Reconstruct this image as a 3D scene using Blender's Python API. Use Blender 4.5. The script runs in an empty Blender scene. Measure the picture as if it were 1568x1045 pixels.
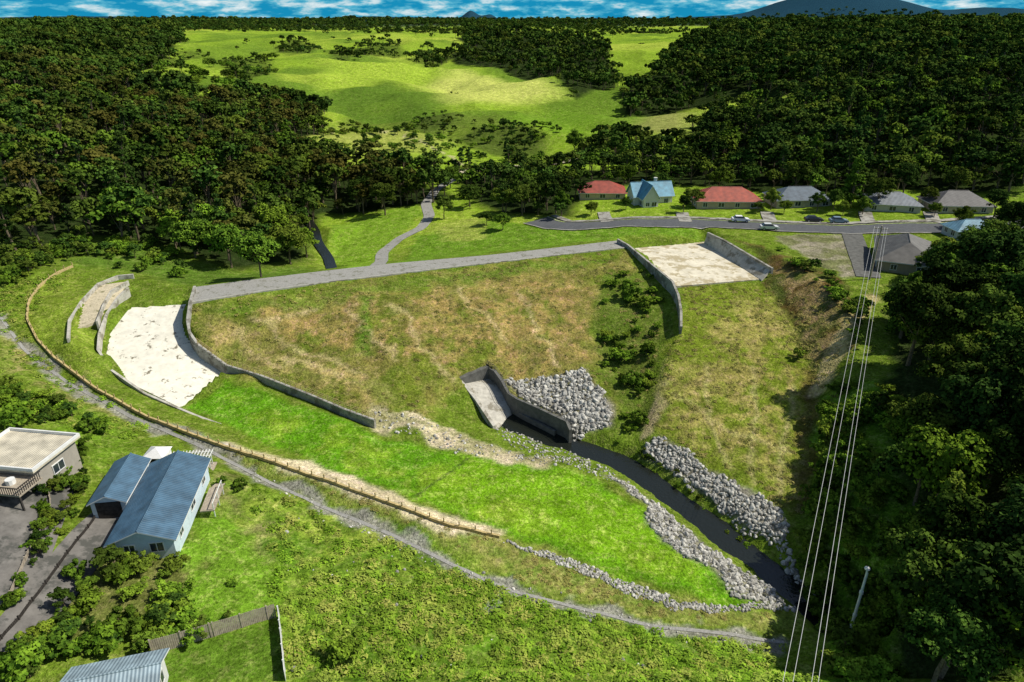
import bpy, math, random, bmesh
import numpy as np
from mathutils import Vector
from mathutils.geometry import delaunay_2d_cdt
from mathutils.bvhtree import BVHTree
random.seed(7); rng=np.random.default_rng(7)
SC=bpy.context.scene
# ---------------------------------------------------------------- camera
PITCH=math.radians(25.2); CH=60.0
cd=bpy.data.cameras.new("camera"); cam=bpy.data.objects.new("camera",cd); SC.collection.objects.link(cam)
cam.location=(0,0,CH); cam.rotation_euler=(math.radians(90)-PITCH,0,0)
cd.sensor_width=36; cd.lens=24.0; cd.clip_end=30000; cd.clip_start=0.5
SC.camera=cam
SC.view_settings.view_transform='Standard'; SC.view_settings.look='None'; SC.view_settings.exposure=0
# ---------------------------------------------------------------- survey (sight-lines -> plan metres)
_c=math.cos(PITCH);_s=math.sin(PITCH);_f=1045.0
def D(u,v):
    dx=(u-784)/_f;dy=(v-522.5)/_f
    return Vector((dx,_c-dy*_s,-_s-dy*_c))
def P(u,v,z):
    d=D(u,v);t=(z-CH)/d.z
    return Vector((d.x*t,d.y*t,z))
def PL(l): return [P(*a) for a in l]
L={
'crestD':[(292,464,14),(400,447,14),(500,433,14),(600,421,14),(700,409,14),(800,398,14),(900,386,14),(957,380,14)],
'crestU':[(300,440,14),(400,427,14),(500,415,14),(600,404,14),(750,391,14),(850,380,14),(945,369,14)],
'ups':[(330,425,11),(440,418,8),(505,405,5),(600,400,7),(700,385,9),(800,376,11),(880,368,12),(945,363,13.3)],
'basin':[(500,340,5),(520,380,5),(560,350,6),(640,330,8),(590,400,7),(700,345,9),(780,345,10.5),(870,340,12),(1000,362,13.8),(1065,352,14),(720,300,9),(640,280,8),(560,300,7),(480,380,6.5),(350,400,10)],
'road':[(870,345,13),(960,345,14),(1070,345,14.3),(1180,350,14.6),(1300,355,15),(1450,352,15.2),(1567,345,15.5)],
'houses':[(890,315,13),(1000,322,14),(1115,325,14.3),(1230,322,14.8),(1380,335,15.5),(1480,330,15.8),(1380,435,15.5),(1320,400,15),(1200,385,15),(1230,370,15),(1450,430,15),(1567,400,15.5)],
'slabR':[(975,381,12.3),(1080,371,12.3),(1168,427,12.3),(1037,438,12.3)],
'chuteL':[(1040,445,12.2),(1045,500,9.6),(1025,560,7),(1010,620,4.6),(1000,670,2.6)],
'gully':[(1000,440,11.5),(1020,500,8.6),(1002,560,5.8),(985,620,3.2),(975,665,1.6)],
'chuteM':[(1110,432,12.4),(1130,500,9.5),(1140,600,6),(1130,700,3),(1200,790,2)],
'foot':[(1168,430,12.5),(1215,500,9.5),(1240,560,7.5),(1245,650,5),(1232,790,2),(1225,850,1)],
'banktop':[(1120,362,15),(1185,385,15.5),(1250,430,15),(1300,490,13),(1310,560,11),(1310,650,8.5),(1295,760,5.5),(1275,850,3)],
'dface':[(600,520,9),(800,500,8.4),(900,480,9),(450,520,8.5),(700,560,6),(560,560,6.6),(880,555,5.2),(940,560,4.2),(930,640,2.4),(640,610,4)],
'wallL':[(290,466,13.8),(289,500,11),(303,532,8.8),(347,573,6.2),(400,590,5.6),(470,615,4.9),(530,640,4.3),(570,655,3.8)],
'slabL':[(200,472,11.5),(283,468,11.5),(165,545,8),(285,510,9.3),(298,534,7.9),(343,576,4.8),(275,622,4.8),(200,585,6.4),(240,530,8)],
'upL':[(205,465,12.5),(285,440,13.5),(240,410,12),(190,425,13),(120,480,12.5),(110,520,11.5),(150,545,10)],
'benchN':[(400,595,4.6),(500,632,3.8),(572,660,3),(640,680,2.8),(700,692,2.6),(850,710,1.9),(930,738,1.5),(1000,790,1),(1080,860,.6),(1150,915,.2)],
'benchS':[(300,628,4.6),(430,690,4.2),(560,742,3.3),(640,768,2.8),(760,815,2),(870,852,1.5),(960,890,1),(1060,925,.6),(1130,930,.3)],
'bund':[(110,412,14.5),(62,440,13.5),(42,490,12),(85,550,9.5),(150,597,7.8),(230,640,6.4),(340,683,5.6),(430,712,5.2),(560,757,4.6),(690,806,3.7),(765,822,2.8)],
'drain':[(0,485,12.5),(40,540,9.8),(110,592,7.4),(200,640,5.8),(300,682,5),(400,735,4.2),(500,780,3.6),(600,820,3),(700,870,2.5),(780,905,2.2),(900,935,1.6),(1000,960,1.1),(1100,970,.6),(1200,985,0)],
'fg':[(0,1000,10),(0,760,12),(0,620,11),(60,590,10),(0,560,11),(60,470,13),(0,430,15),(135,780,8.6),(180,700,8.3),(320,720,7.6),(270,862,7.6),(165,850,8),(340,850,7),(430,760,5),(430,940,7),(430,1040,8),(600,1000,6.5),(560,880,4.8),(800,1000,4.5),(1000,1040,3),(1200,1040,1.5),(60,860,10),(120,1030,9.5),(250,980,8.6)],
'rightb':[(1300,960,1.5),(1330,850,4.5),(1400,1040,4),(1567,1040,8),(1567,850,11),(1450,760,9),(1360,650,9.5),(1360,540,12),(1400,470,14),(1567,600,15),(1567,480,15.5)],
'water':[(775,645,-.2),(830,670,-.4),(880,687,-.6),(940,707,-.7),(985,732,-.8),(1030,765,-.9),(1080,802,-1.1),(1130,842,-1.3),(1180,882,-1.5),(1228,917,-1.6),(1270,960,-1.8)],
'wL':[(745,645,.8),(820,683,.6),(900,706,.5),(960,741,.4),(1010,780,.2),(1070,830,0),(1130,870,-.2),(1190,908,-.5),(1215,945,-.6)],
'wR':[(868,677,.8),(950,690,.6),(1000,708,.5),(1060,757,.3),(1105,800,0),(1160,848,-.2),(1210,883,-.4),(1255,915,-.6)],
'rip':[(1010,672,2.6),(1060,700,2.2),(1110,735,2),(1195,780,2)],
'hillR':[(1567,250,22),(1567,150,30),(1567,60,42),(1400,90,37),(1450,200,26),(1330,265,17),(1300,60,41),(1300,120,32),(1200,180,18),(1200,250,15),(1060,230,12),(1300,42,43),(1150,45,40),(1567,300,17)],
'hillL':[(0,380,15),(0,350,16),(0,250,25),(0,150,32),(0,80,38),(150,60,38),(250,250,17),(250,340,13),(130,370,14),(450,300,9),(400,350,10),(200,150,24),(350,180,15),(0,45,40)],
'past':[(400,230,10),(550,200,9),(700,200,8),(700,150,12),(850,190,9),(1000,180,14),(500,120,21),(350,100,24),(700,100,18),(850,90,23),(600,60,33),(400,50,37),(900,60,31),(200,50,39),(700,45,38),(1000,45,38),(620,160,12),(950,120,22),(800,130,14),(280,75,33),(480,80,25),(600,95,24),(850,250,9),(700,255,8),(1120,160,18)],
}
W={k:PL(v) for k,v in L.items()}
pts=[]
for k,v in W.items():
    if k in('crestD','crestU','gully','chuteL','foot','banktop','wallL','benchN','benchS','bund','drain','water','wL','wR'):
        for a,b in zip(v[:-1],v[1:]):
            n=max(1,int((b-a).length/2)); pts+=[a.lerp(b,i/n) for i in range(n)]
        pts.append(v[-1])
    else: pts+=v
pts+=[Vector(a) for a in [(-9500,9500,40),(9500,9500,40),(0,9500,40),(-3000,3500,40),(0,3500,40),(3000,3500,40),(-9500,-400,30),(9500,-400,30),(-150,-200,12),(150,-200,10),(-300,150,25),(300,150,28),(-150,40,13),(150,40,14)]]
r=delaunay_2d_cdt([Vector(a[:2]) for a in pts],[],[],0,1e-4)
vs=[Vector((r[0][i].x,r[0][i].y,pts[r[3][i][0]].z)) for i in range(len(r[0]))]
bvh=BVHTree.FromPolygons(vs,[list(t) for t in r[2]])
def G(u,v):
    h=bvh.ray_cast(Vector((0,0,CH)),D(u,v))[0]
    if h is None: h=P(u,max(v,38),40)
    return (h.x,h.y)
def GL(l): return np.array([G(*a) for a in l])
# ---------------------------------------------------------------- numpy noise
def vn(x,y,s,seed=0):
    x=np.asarray(x)/s;y=np.asarray(y)/s
    ix=np.floor(x);iy=np.floor(y);fx=x-ix;fy=y-iy
    fx=fx*fx*(3-2*fx);fy=fy*fy*(3-2*fy)
    def h(a,b):
        t=np.sin(a*127.1+b*311.7+seed*74.7)*43758.5453
        return t-np.floor(t)
    return (h(ix,iy)*(1-fx)+h(ix+1,iy)*fx)*(1-fy)+(h(ix,iy+1)*(1-fx)+h(ix+1,iy+1)*fx)*fy
def fbm(x,y,s,seed=0):
    x=np.asarray(x);y=np.asarray(y);xr=x*.8+y*.6;yr=-x*.6+y*.8
    return (vn(x,y,s,seed)*.5+vn(xr,yr,s*.5,seed+1)*.3+vn(x+y*.3,y-x*.3,s*.25,seed+2)*.2)
# ---------------------------------------------------------------- terrain grid
def axis(a,b,st,lo,hi,g):
    mid=list(np.arange(a,b+1e-6,st)); d=st;x=b;up=[]
    while x<hi: d*=g;x+=d;up.append(x)
    d=st;x=a;dn=[]
    while x>lo: d*=g;x-=d;dn.append(x)
    return np.array(dn[::-1]+mid+up)
XS=axis(-96,104,.5,-9000,9000,1.035); YS=axis(36,165,.5,-300,9200,1.024)
NX,NY=len(XS),len(YS)
GX,GY=np.meshgrid(XS,YS)
Z=np.zeros((NY,NX))
dn=Vector((0,0,-1))
for j in range(NY):
    y=float(YS[j])
    for i in range(NX):
        h=bvh.ray_cast(Vector((float(XS[i]),y,400)),dn)[0]
        Z[j,i]=h.z if h else 30
def blur(A):
    B=A.copy(); B[1:-1,1:-1]=(A[1:-1,1:-1]*4+A[:-2,1:-1]*1+A[2:,1:-1]*1+A[1:-1,:-2]+A[1:-1,2:])/8
    return B
for _ in range(4): Z=blur(Z)
R=np.hypot(GX,GY)
far=np.clip((R-200)/400,0,1)
Zb=Z.copy()
for _ in range(30): Zb=blur(Zb)
Z=Z*(1-far)+Zb*far
rel=np.clip((R-215)/160,0,1)*(1-np.clip((R-1500)/800,0,.6))
rid=1-np.abs(fbm(GX,GY,95,3)*2-1)*1.6
Z+=rel*(rid-.6)*10+far*((fbm(GX,GY,160,7)-.5)*12)+np.clip((R-900)/1500,0,1)*((fbm(GX,GY,500,5)-.6)*13)
Z+=np.clip((R-30)/20,0,1)*((fbm(GX,GY,7,9)-.5)*.35+(fbm(GX,GY,1.6,11)-.5)*.2)
def bump(cx,cy,w,h,wy=None,p=2):
    global Z
    wy=wy or w
    Z=Z+h*np.exp(-((np.abs(GX-cx)/w)**p+(np.abs(GY-cy)/wy)**p))
bump(2650,6100,430,185,700,1.6); bump(3100,6400,500,122,700,1.7); bump(2250,6200,320,70,600); bump(4200,6600,700,115,700)
bump(-330,6100,95,88,300,1.5); bump(-180,6300,60,42,300); bump(-3600,6500,1800,48,700); bump(900,7000,1500,34,900); bump(-1300,7400,900,42,700); bump(1700,6000,700,36,500)
bump(-1900,4300,500,16,400); bump(-900,4700,350,14,400); bump(600,4600,500,13,400)
def Hn(x,y):
    x=np.atleast_1d(np.asarray(x,float));y=np.atleast_1d(np.asarray(y,float))
    i=np.clip(np.searchsorted(XS,x)-1,0,NX-2);j=np.clip(np.searchsorted(YS,y)-1,0,NY-2)
    fx=np.clip((x-XS[i])/(XS[i+1]-XS[i]),0,1);fy=np.clip((y-YS[j])/(YS[j+1]-YS[j]),0,1)
    return (Z[j,i]*(1-fx)+Z[j,i+1]*fx)*(1-fy)+(Z[j+1,i]*(1-fx)+Z[j+1,i+1]*fx)*fy
def H(x,y): return float(Hn(x,y)[0])
def inside(x,y,poly):
    ins=np.zeros(x.shape,bool);n=len(poly)
    for i in range(n):
        x1,y1=poly[i];x2,y2=poly[(i+1)%n]
        if y1==y2: continue
        c=((y1>y)!=(y2>y))&(x<(x2-x1)*(y-y1)/(y2-y1)+x1)
        ins^=c
    return ins
def dist(x,y,poly,closed=True):
    d=np.full(x.shape,1e9);n=len(poly)
    for i in range(n if closed else n-1):
        x1,y1=poly[i];x2,y2=poly[(i+1)%n]
        dx,dy=x2-x1,y2-y1;l=dx*dx+dy*dy+1e-9
        t=np.clip(((x-x1)*dx+(y-y1)*dy)/l,0,1)
        d=np.minimum(d,np.hypot(x-x1-t*dx,y-y1-t*dy))
    return d
# ---------------------------------------------------------------- materials
def newmat(name,diffuse=False):
    m=bpy.data.materials.new(name);m.use_nodes=True;nt=m.node_tree
    b=nt.nodes['Principled BSDF']
    if diffuse:
        o=nt.nodes['Material Output'];nt.nodes.remove(b);b=nt.nodes.new('ShaderNodeBsdfDiffuse');nt.links.new(b.outputs[0],o.inputs[0])
    return m,nt,b
def N(nt,t,**k):
    n=nt.nodes.new(t)
    for a,b in k.items():
        if a in n.inputs.keys(): n.inputs[a].default_value=b
        else: setattr(n,a,b)
    return n
def ramp(nt,fac,stops):
    n=nt.nodes.new('ShaderNodeValToRGB');e=n.color_ramp.elements
    while len(e)<len(stops): e.new(0.5)
    for q,(p_,c_) in zip(e,stops): q.position=p_;q.color=(*c_,1)
    nt.links.new(fac,n.inputs[0]);return n
def simple(name,col,rough=.8,var=.25,scale=1.5,spec=.3,metal=0,dark=None,dthr=.6,coords='Object',rnd=0,det=5,dsc=.35,diff=False):
    m,nt,b=newmat(name,diff);tc=N(nt,'ShaderNodeTexCoord')
    n1=N(nt,'ShaderNodeTexNoise');n1.inputs['Scale'].default_value=scale;n1.inputs['Detail'].default_value=det;n1.inputs['Roughness'].default_value=.65
    nt.links.new(tc.outputs[coords],n1.inputs['Vector'])
    lo=tuple(c*(1-var) for c in col);hi=tuple(min(1,c*(1+var)) for c in col)
    rp=ramp(nt,n1.outputs[0],[(.3,lo),(.7,hi)])
    out=rp.outputs[0]
    if dark:
        n2=N(nt,'ShaderNodeTexNoise');n2.inputs['Scale'].default_value=scale*dsc;n2.inputs['Detail'].default_value=7;n2.inputs['Roughness'].default_value=.7
        nt.links.new(tc.outputs[coords],n2.inputs['Vector'])
        r2=ramp(nt,n2.outputs[0],[(dthr,(0,0,0)),(dthr+.06,(1,1,1))])
        mx=N(nt,'ShaderNodeMix',data_type='RGBA');nt.links.new(r2.outputs[0],mx.inputs[0]);nt.links.new(out,mx.inputs[6]);mx.inputs[7].default_value=(*dark,1);out=mx.outputs[2]
    if rnd:
        oi=N(nt,'ShaderNodeObjectInfo');mr=N(nt,'ShaderNodeMapRange');mr.inputs[3].default_value=1-rnd;mr.inputs[4].default_value=1+rnd
        nt.links.new(oi.outputs['Random'],mr.inputs[0])
        vm=N(nt,'ShaderNodeVectorMath',operation='SCALE');nt.links.new(out,vm.inputs[0]);nt.links.new(mr.outputs[0],vm.inputs['Scale']);out=vm.outputs[0]
    nt.links.new(out,b.inputs[0])
    if not diff:
        b.inputs['Roughness'].default_value=rough;b.inputs['Specular IOR Level'].default_value=spec;b.inputs['Metallic'].default_value=metal
    return m
M={}
M['conc_w']=simple('bleached_concrete',(.72,.69,.58),var=.14,scale=.8,dark=(.20,.18,.13),dthr=.585,dsc=.8,diff=True)
M['conc_w2']=simple('pale_concrete',(.64,.59,.46),var=.2,scale=.6,dark=(.42,.36,.23),dthr=.5,dsc=.6,diff=True)
M['conc']=simple('concrete',(.34,.33,.29),var=.3,scale=1.2,dark=(.18,.17,.14),dthr=.5,diff=True)
M['conc_l']=simple('light_concrete',(.46,.44,.38),var=.25,scale=1.0,dark=(.25,.23,.18),dthr=.53,diff=True)
M['conc_d']=simple('dark_concrete',(.13,.13,.12),var=.3,scale=1.2,diff=True)  # dark tone; on the culvert's far wall it stands for shade
M['gravel']=simple('gravel',(.30,.295,.27),var=.3,scale=5,dark=(.19,.19,.15),dthr=.55,dsc=.15,diff=True)
M['gravel_t']=simple('pale_gravel',(.5,.44,.31),var=.3,scale=3,dark=(.2,.19,.1),dthr=.57,diff=True)
M['asph']=simple('asphalt',(.11,.115,.12),var=.2,scale=2,diff=True)
M['drive']=simple('driveway_concrete',(.17,.16,.145),var=.3,scale=.6,dark=(.09,.09,.08),dthr=.48,diff=True)
M['white']=simple('white_paint',(.72,.72,.69),.6,.08,2,det=2)
M['timber']=simple('pine_timber',(.46,.36,.17),var=.3,scale=3,det=2,diff=True)
M['fence']=simple('weathered_timber',(.36,.31,.24),var=.25,scale=3,det=2,diff=True)
M['dark']=simple('dark_timber',(.05,.045,.04),var=.3,scale=3,det=2,diff=True)
M['glass']=simple('window_glass',(.03,.04,.05),.08,.1,1,spec=.6,det=1)
M['rubber']=simple('rubber',(.02,.02,.02),var=.1,scale=2,det=1,diff=True)
M['metal']=simple('galvanised_steel',(.55,.56,.56),.5,.1,2,metal=.3,det=1)
M['rock']=simple('riprap_stone',(.40,.39,.35),var=.3,scale=2.5,rnd=.45,det=2,diff=True)
M['bark']=simple('bark',(.15,.12,.08),var=.3,scale=4,det=0,diff=True)
M['wire']=simple('aluminium_wire',(.55,.55,.53),.5,.05,1,det=0)
def roofmat(name,col):
    m,nt,b=newmat(name);tc=N(nt,'ShaderNodeTexCoord')
    w=N(nt,'ShaderNodeTexWave');w.bands_direction='X';w.inputs['Scale'].default_value=1.05;w.inputs['Distortion'].default_value=0
    nt.links.new(tc.outputs['Object'],w.inputs['Vector'])
    n1=N(nt,'ShaderNodeTexNoise');n1.inputs['Scale'].default_value=.8;n1.inputs['Detail'].default_value=6
    nt.links.new(tc.outputs['Object'],n1.inputs['Vector'])
    rp=ramp(nt,n1.outputs[0],[(.3,tuple(c*.68 for c in col)),(.7,tuple(c*1.28 for c in col))])
    nt.links.new(rp.outputs[0],b.inputs['Base Color']);b.inputs['Roughness'].default_value=.55
    bp=N(nt,'ShaderNodeBump');bp.inputs['Strength'].default_value=.8;bp.inputs['Distance'].default_value=.05
    nt.links.new(w.outputs[1],bp.inputs['Height']);nt.links.new(bp.outputs[0],b.inputs['Normal'])
    return m
def leafmat(name,c1,c2,rnd=.35,yel=(.12,.12,.02),ym=.4):
    m,nt,b=newmat(name,True);tc=N(nt,'ShaderNodeTexCoord');oi=N(nt,'ShaderNodeObjectInfo')
    n1=N(nt,'ShaderNodeTexNoise');n1.inputs['Scale'].default_value=1.1;n1.inputs['Detail'].default_value=1;n1.inputs['Roughness'].default_value=.7
    nt.links.new(tc.outputs['Object'],n1.inputs['Vector'])
    rp=ramp(nt,n1.outputs[0],[(.36,c1),(.64,c2)])
    n2=N(nt,'ShaderNodeTexNoise');n2.inputs['Scale'].default_value=.022;n2.inputs['Detail'].default_value=1
    nt.links.new(oi.outputs['Location'],n2.inputs['Vector'])
    ad=N(nt,'ShaderNodeMath',operation='MULTIPLY_ADD');ad.inputs[1].default_value=3.0;ad.inputs[2].default_value=-1.0
    nt.links.new(n2.outputs[0],ad.inputs[0])
    av=N(nt,'ShaderNodeMath',operation='ADD');nt.links.new(ad.outputs[0],av.inputs[0]);nt.links.new(oi.outputs['Random'],av.inputs[1])
    mr=N(nt,'ShaderNodeMapRange');mr.inputs[1].default_value=.2;mr.inputs[2].default_value=1.8;mr.inputs[3].default_value=1-rnd;mr.inputs[4].default_value=1+rnd*1.7
    nt.links.new(av.outputs[0],mr.inputs[0])
    vm=N(nt,'ShaderNodeVectorMath',operation='SCALE');nt.links.new(rp.outputs[0],vm.inputs[0]);nt.links.new(mr.outputs[0],vm.inputs['Scale'])
    mul=N(nt,'ShaderNodeMath',operation='MULTIPLY');mul.inputs[1].default_value=7.31;nt.links.new(oi.outputs['Random'],mul.inputs[0])
    fr=N(nt,'ShaderNodeMath',operation='FRACT');nt.links.new(mul.outputs[0],fr.inputs[0])
    p2=N(nt,'ShaderNodeMath',operation='POWER');p2.inputs[1].default_value=2.5;nt.links.new(fr.outputs[0],p2.inputs[0])
    mm=N(nt,'ShaderNodeMath',operation='MULTIPLY');mm.inputs[1].default_value=ym;nt.links.new(p2.outputs[0],mm.inputs[0])
    mx=N(nt,'ShaderNodeMix',data_type='RGBA');nt.links.new(mm.outputs[0],mx.inputs[0]);nt.links.new(vm.outputs[0],mx.inputs[6]);mx.inputs[7].default_value=(*yel,1)
    nt.links.new(mx.outputs[2],b.inputs[0])
    return m
M['leafK']=leafmat('dark_bush_foliage',(.010,.024,.006),(.042,.080,.014),.5,yel=(.11,.15,.02),ym=.6)  # dark green, deepened further to stand in for cloud shadow on forest
M['leafD']=leafmat('bush_foliage',(.014,.036,.007),(.062,.115,.016),.5,yel=(.14,.17,.022),ym=.6)
M['leafB']=leafmat('brown_pine_foliage',(.020,.032,.007),(.085,.095,.017),.5,yel=(.15,.12,.025),ym=.5)
M['leafN']=leafmat('tree_foliage',(.024,.056,.007),(.11,.19,.018),.45,yel=(.20,.23,.03),ym=.5)
M['leafL']=leafmat('light_foliage',(.045,.10,.009),(.18,.30,.024),.35,yel=(.27,.30,.035))
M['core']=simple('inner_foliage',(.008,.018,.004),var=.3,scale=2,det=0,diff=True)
M['weed']=leafmat('weed_leaves',(.08,.165,.012),(.21,.34,.026),.35,yel=(.42,.40,.10),ym=.7)
M['drygrass']=leafmat('dry_grass',(.13,.15,.03),(.30,.27,.08),.3,yel=(.42,.34,.13),ym=.7)
def groundmat():
    m,nt,b=newmat('ground_cover',True);at=N(nt,'ShaderNodeAttribute');at.attribute_name='tint'
    geo=N(nt,'ShaderNodeNewGeometry')
    def nz(sc,det,ro=.65):
        n=N(nt,'ShaderNodeTexNoise');n.inputs['Scale'].default_value=sc;n.inputs['Detail'].default_value=det;n.inputs['Roughness'].default_value=ro
        nt.links.new(geo.outputs['Position'],n.inputs['Vector']);return n.outputs[0]
    a=nz(.35,5,.75);bb=nz(2.6,2,.75)
    def mul(col,fac,lo,hi,a0=.3,a1=.7):
        mr=N(nt,'ShaderNodeMapRange');mr.inputs[1].default_value=a0;mr.inputs[2].default_value=a1;mr.inputs[3].default_value=lo;mr.inputs[4].default_value=hi
        nt.links.new(fac,mr.inputs[0])
        vm=N(nt,'ShaderNodeVectorMath',operation='SCALE');nt.links.new(col,vm.inputs[0]);nt.links.new(mr.outputs[0],vm.inputs['Scale']);return vm.outputs[0]
    c=mul(at.outputs['Color'],a,.56,1.42);c=mul(c,bb,.55,1.45)
    d=nz(.9,4,.85);rp=ramp(nt,d,[(.5,(0,0,0)),(.66,(1,1,1))])
    hs=N(nt,'ShaderNodeHueSaturation');hs.inputs['Hue'].default_value=.46;hs.inputs['Saturation'].default_value=.85;hs.inputs['Value'].default_value=1.45
    nt.links.new(c,hs.inputs['Color'])
    mx=N(nt,'ShaderNodeMix',data_type='RGBA');nt.links.new(rp.outputs[0],mx.inputs[0]);nt.links.new(c,mx.inputs[6]);nt.links.new(hs.outputs[0],mx.inputs[7])
    nt.links.new(mx.outputs[2],b.inputs[0])
    bp=N(nt,'ShaderNodeBump');bp.inputs['Strength'].default_value=.9;bp.inputs['Distance'].default_value=.3
    nt.links.new(bb,bp.inputs['Height']);nt.links.new(bp.outputs[0],b.inputs['Normal'])
    return m
def link(o): SC.collection.objects.link(o);return o
def mesh_obj(name,verts,faces,mats,mi=None,smooth=False,parent=None):
    me=bpy.data.meshes.new(name);me.from_pydata([tuple(v) for v in verts],[],faces)
    for m_ in mats: me.materials.append(m_)
    if mi is not None: me.polygons.foreach_set('material_index',mi)
    if smooth: me.polygons.foreach_set('use_smooth',[True]*len(me.polygons))
    me.update();o=bpy.data.objects.new(name,me);link(o)
    if parent: o.parent=parent
    return o
# ---------------------------------------------------------------- structures as lofts
def resample(pl,n):
    pl=[Vector(p) for p in pl];seg=[(b-a).length for a,b in zip(pl[:-1],pl[1:])];T=sum(seg);out=[]
    for k in range(n):
        d=T*k/(n-1);i=0
        while i<len(seg)-1 and d>seg[i]: d-=seg[i];i+=1
        out.append(pl[i].lerp(pl[i+1],min(1,d/seg[i])))
    return out
CARVE=[]
def loft(name,A,B,mat,n=40,m=10,lift=0,carve=.3,skirt=.5,parent=None):
    A=resample(A,n);B=resample(B,n);V=[];F=[]
    for a,b in zip(A,B):
        for j in range(m+1): p=a.lerp(b,j/m);V.append((p.x,p.y,p.z+lift))
    for i in range(n-1):
        for j in range(m): k=i*(m+1)+j;F.append((k,k+1,k+m+2,k+m+1))
    top=len(V)
    ring=[j for j in range(m+1)]+[i*(m+1)+m for i in range(1,n)]+[(n-1)*(m+1)+j for j in range(m-1,-1,-1)]+[i*(m+1) for i in range(n-2,0,-1)]
    for q in ring: V.append((V[q][0],V[q][1],V[q][2]-skirt))
    for a in range(len(ring)):
        b=(a+1)%len(ring);F.append((ring[a],top+a,top+b,ring[b]))
    if carve: CARVE.append((V[:top],[f for f in F if max(f)<top],carve))
    return mesh_obj(name,V,F,[mat],parent=parent)
def wall(name,line,h,th,mat,parent=None):
    n=len(line);V=[];F=[]
    for i,p in enumerate(line):
        a=line[max(0,i-1)];b=line[min(n-1,i+1)];t=Vector((b.x-a.x,b.y-a.y,0)).normalized();nn=Vector((-t.y,t.x,0))*th/2
        for q,z in((p+nn,p.z),(p-nn,p.z),(p-nn,p.z-h),(p+nn,p.z-h)): V.append((q.x,q.y,z))
    for i in range(n-1):
        k=i*4
        for j in range(4): F.append((k+j,k+4+j,k+4+(j+1)%4,k+(j+1)%4))
    F.append((0,1,2,3));F.append((4*n-1,4*n-2,4*n-3,4*n-4))
    return mesh_obj(name,V,F,[mat],parent=parent)
class MB:
    def __init__(s): s.V=[];s.F=[];s.I=[]
    def box(s,c,sz,mi=0,rz=0,taper=1):
        k=len(s.V);cx,cy,cz=c;a,b,d=sz[0]/2,sz[1]/2,sz[2]/2;co,si=math.cos(rz),math.sin(rz)
        for z,t in((-d,1),(d,taper)):
            for x,y in((-a,-b),(a,-b),(a,b),(-a,b)):
                x*=t;y*=t;s.V.append((cx+x*co-y*si,cy+x*si+y*co,cz+z))
        for f in((3,2,1,0),(4,5,6,7),(0,1,5,4),(1,2,6,5),(2,3,7,6),(3,0,4,7)): s.F.append(tuple(k+q for q in f));s.I.append(mi)
    def cyl(s,a,b,r1,r2,n=8,mi=0):
        a=Vector(a);b=Vector(b);d=(b-a).normalized();u=d.orthogonal().normalized();w=d.cross(u);k=len(s.V)
        for p,r_ in((a,r1),(b,r2)):
            for i in range(n):
                q=p+(u*math.cos(2*math.pi*i/n)+w*math.sin(2*math.pi*i/n))*r_;s.V.append(tuple(q))
        for i in range(n): s.F.append((k+i,k+(i+1)%n,k+n+(i+1)%n,k+n+i));s.I.append(mi)
        s.F.append(tuple(k+i for i in range(n))[::-1]);s.I.append(mi);s.F.append(tuple(k+n+i for i in range(n)));s.I.append(mi)
    def poly(s,vs,fs,mi=0):
        k=len(s.V);s.V+=[tuple(v) for v in vs]
        for f in fs: s.F.append(tuple(k+q for q in f));s.I.append(mi)
    def obj(s,name,mats,parent=None,smooth=False): return mesh_obj(name,s.V,s.F,mats,s.I,smooth,parent)
loft('crest_road',W['crestD'],W['crestU'],M['gravel'],n=60,m=4,lift=.05,carve=.15,skirt=.4)
wall('crest_kerb',[p+Vector((0,0,.16)) for p in W['crestD']],.5,.2,M['conc_l'])
# left spillway
loft('spillway_slab',PL([(200,472,11.5),(170,508,9.8),(163,545,8),(200,588,6.4),(276,625,4.7)]),PL([(285,467,11.5),(284,498,9.8),(288,515,8.9),(305,540,7.4),(349,577,4.7)]),M['conc_w'],n=50,m=20,lift=.1,carve=.25,skirt=.8)
wall('spillway_wall',PL([(298,438,15),(291,462,14.4),(287,490,12.2),(290,508,10.9),(303,527,9.6),(347,559,7.0),(400,575,6.4),(470,602,5.7),(530,627,5.1),(574,643,4.6)]),3.4,.45,M['conc'])
wall('spillway_wall',PL([(196,440,14),(180,455,13.3),(163,480,12.2),(152,510,11),(150,535,9.9),(170,566,8.2),(222,602,6.3),(272,624,5.3),(300,636,4.9),(338,650,4.7)]),3,.4,M['conc_l'])
wall('intake_wall',PL([(204,420,13.9),(180,422,13.9),(150,434,13.6),(125,460,13),(106,490,12.5),(104,518,11.9)]),2.2,.4,M['conc_l'])
loft('intake_apron',PL([(128,462,12.2),(150,438,12.9),(196,432,12.9)]),PL([(118,505,11.3),(150,492,11.6),(185,452,12.2)]),M['gravel_t'],n=20,m=8,lift=.1,carve=.25)
wall('intake_dividing_wall',PL([(196,430,13.6),(170,445,13.3),(160,462,12.9),(148,492,12.3)]),1.6,.3,M['conc_l'])
# right spillway
loft('spillway_slab',PL([(972,381,12.5),(1036,439,12.5)]),PL([(1080,371,12.5),(1170,428,12.5)]),M['conc_w2'],n=30,m=20,lift=.1,carve=.25,skirt=.8)
wall('spillway_wall',PL([(946,366,15),(962,375,14.8),(985,394,14.5),(1012,416,14.3),(1030,431,14.1),(1039,452,13),(1043,476,11.8),(1043,500,10.5)]),3,.45,M['conc'])
loft('spillway_side_apron',PL([(1078,372,12.7),(1166,429,12.7)]),PL([(1084,357,15.2),(1182,411,14.6)]),M['conc_l'],n=20,m=4,carve=.2)
wall('spillway_coping',PL([(1084,356,15.4),(1110,368,15.3),(1183,411,14.8)]),1.2,.5,M['conc'])
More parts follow.
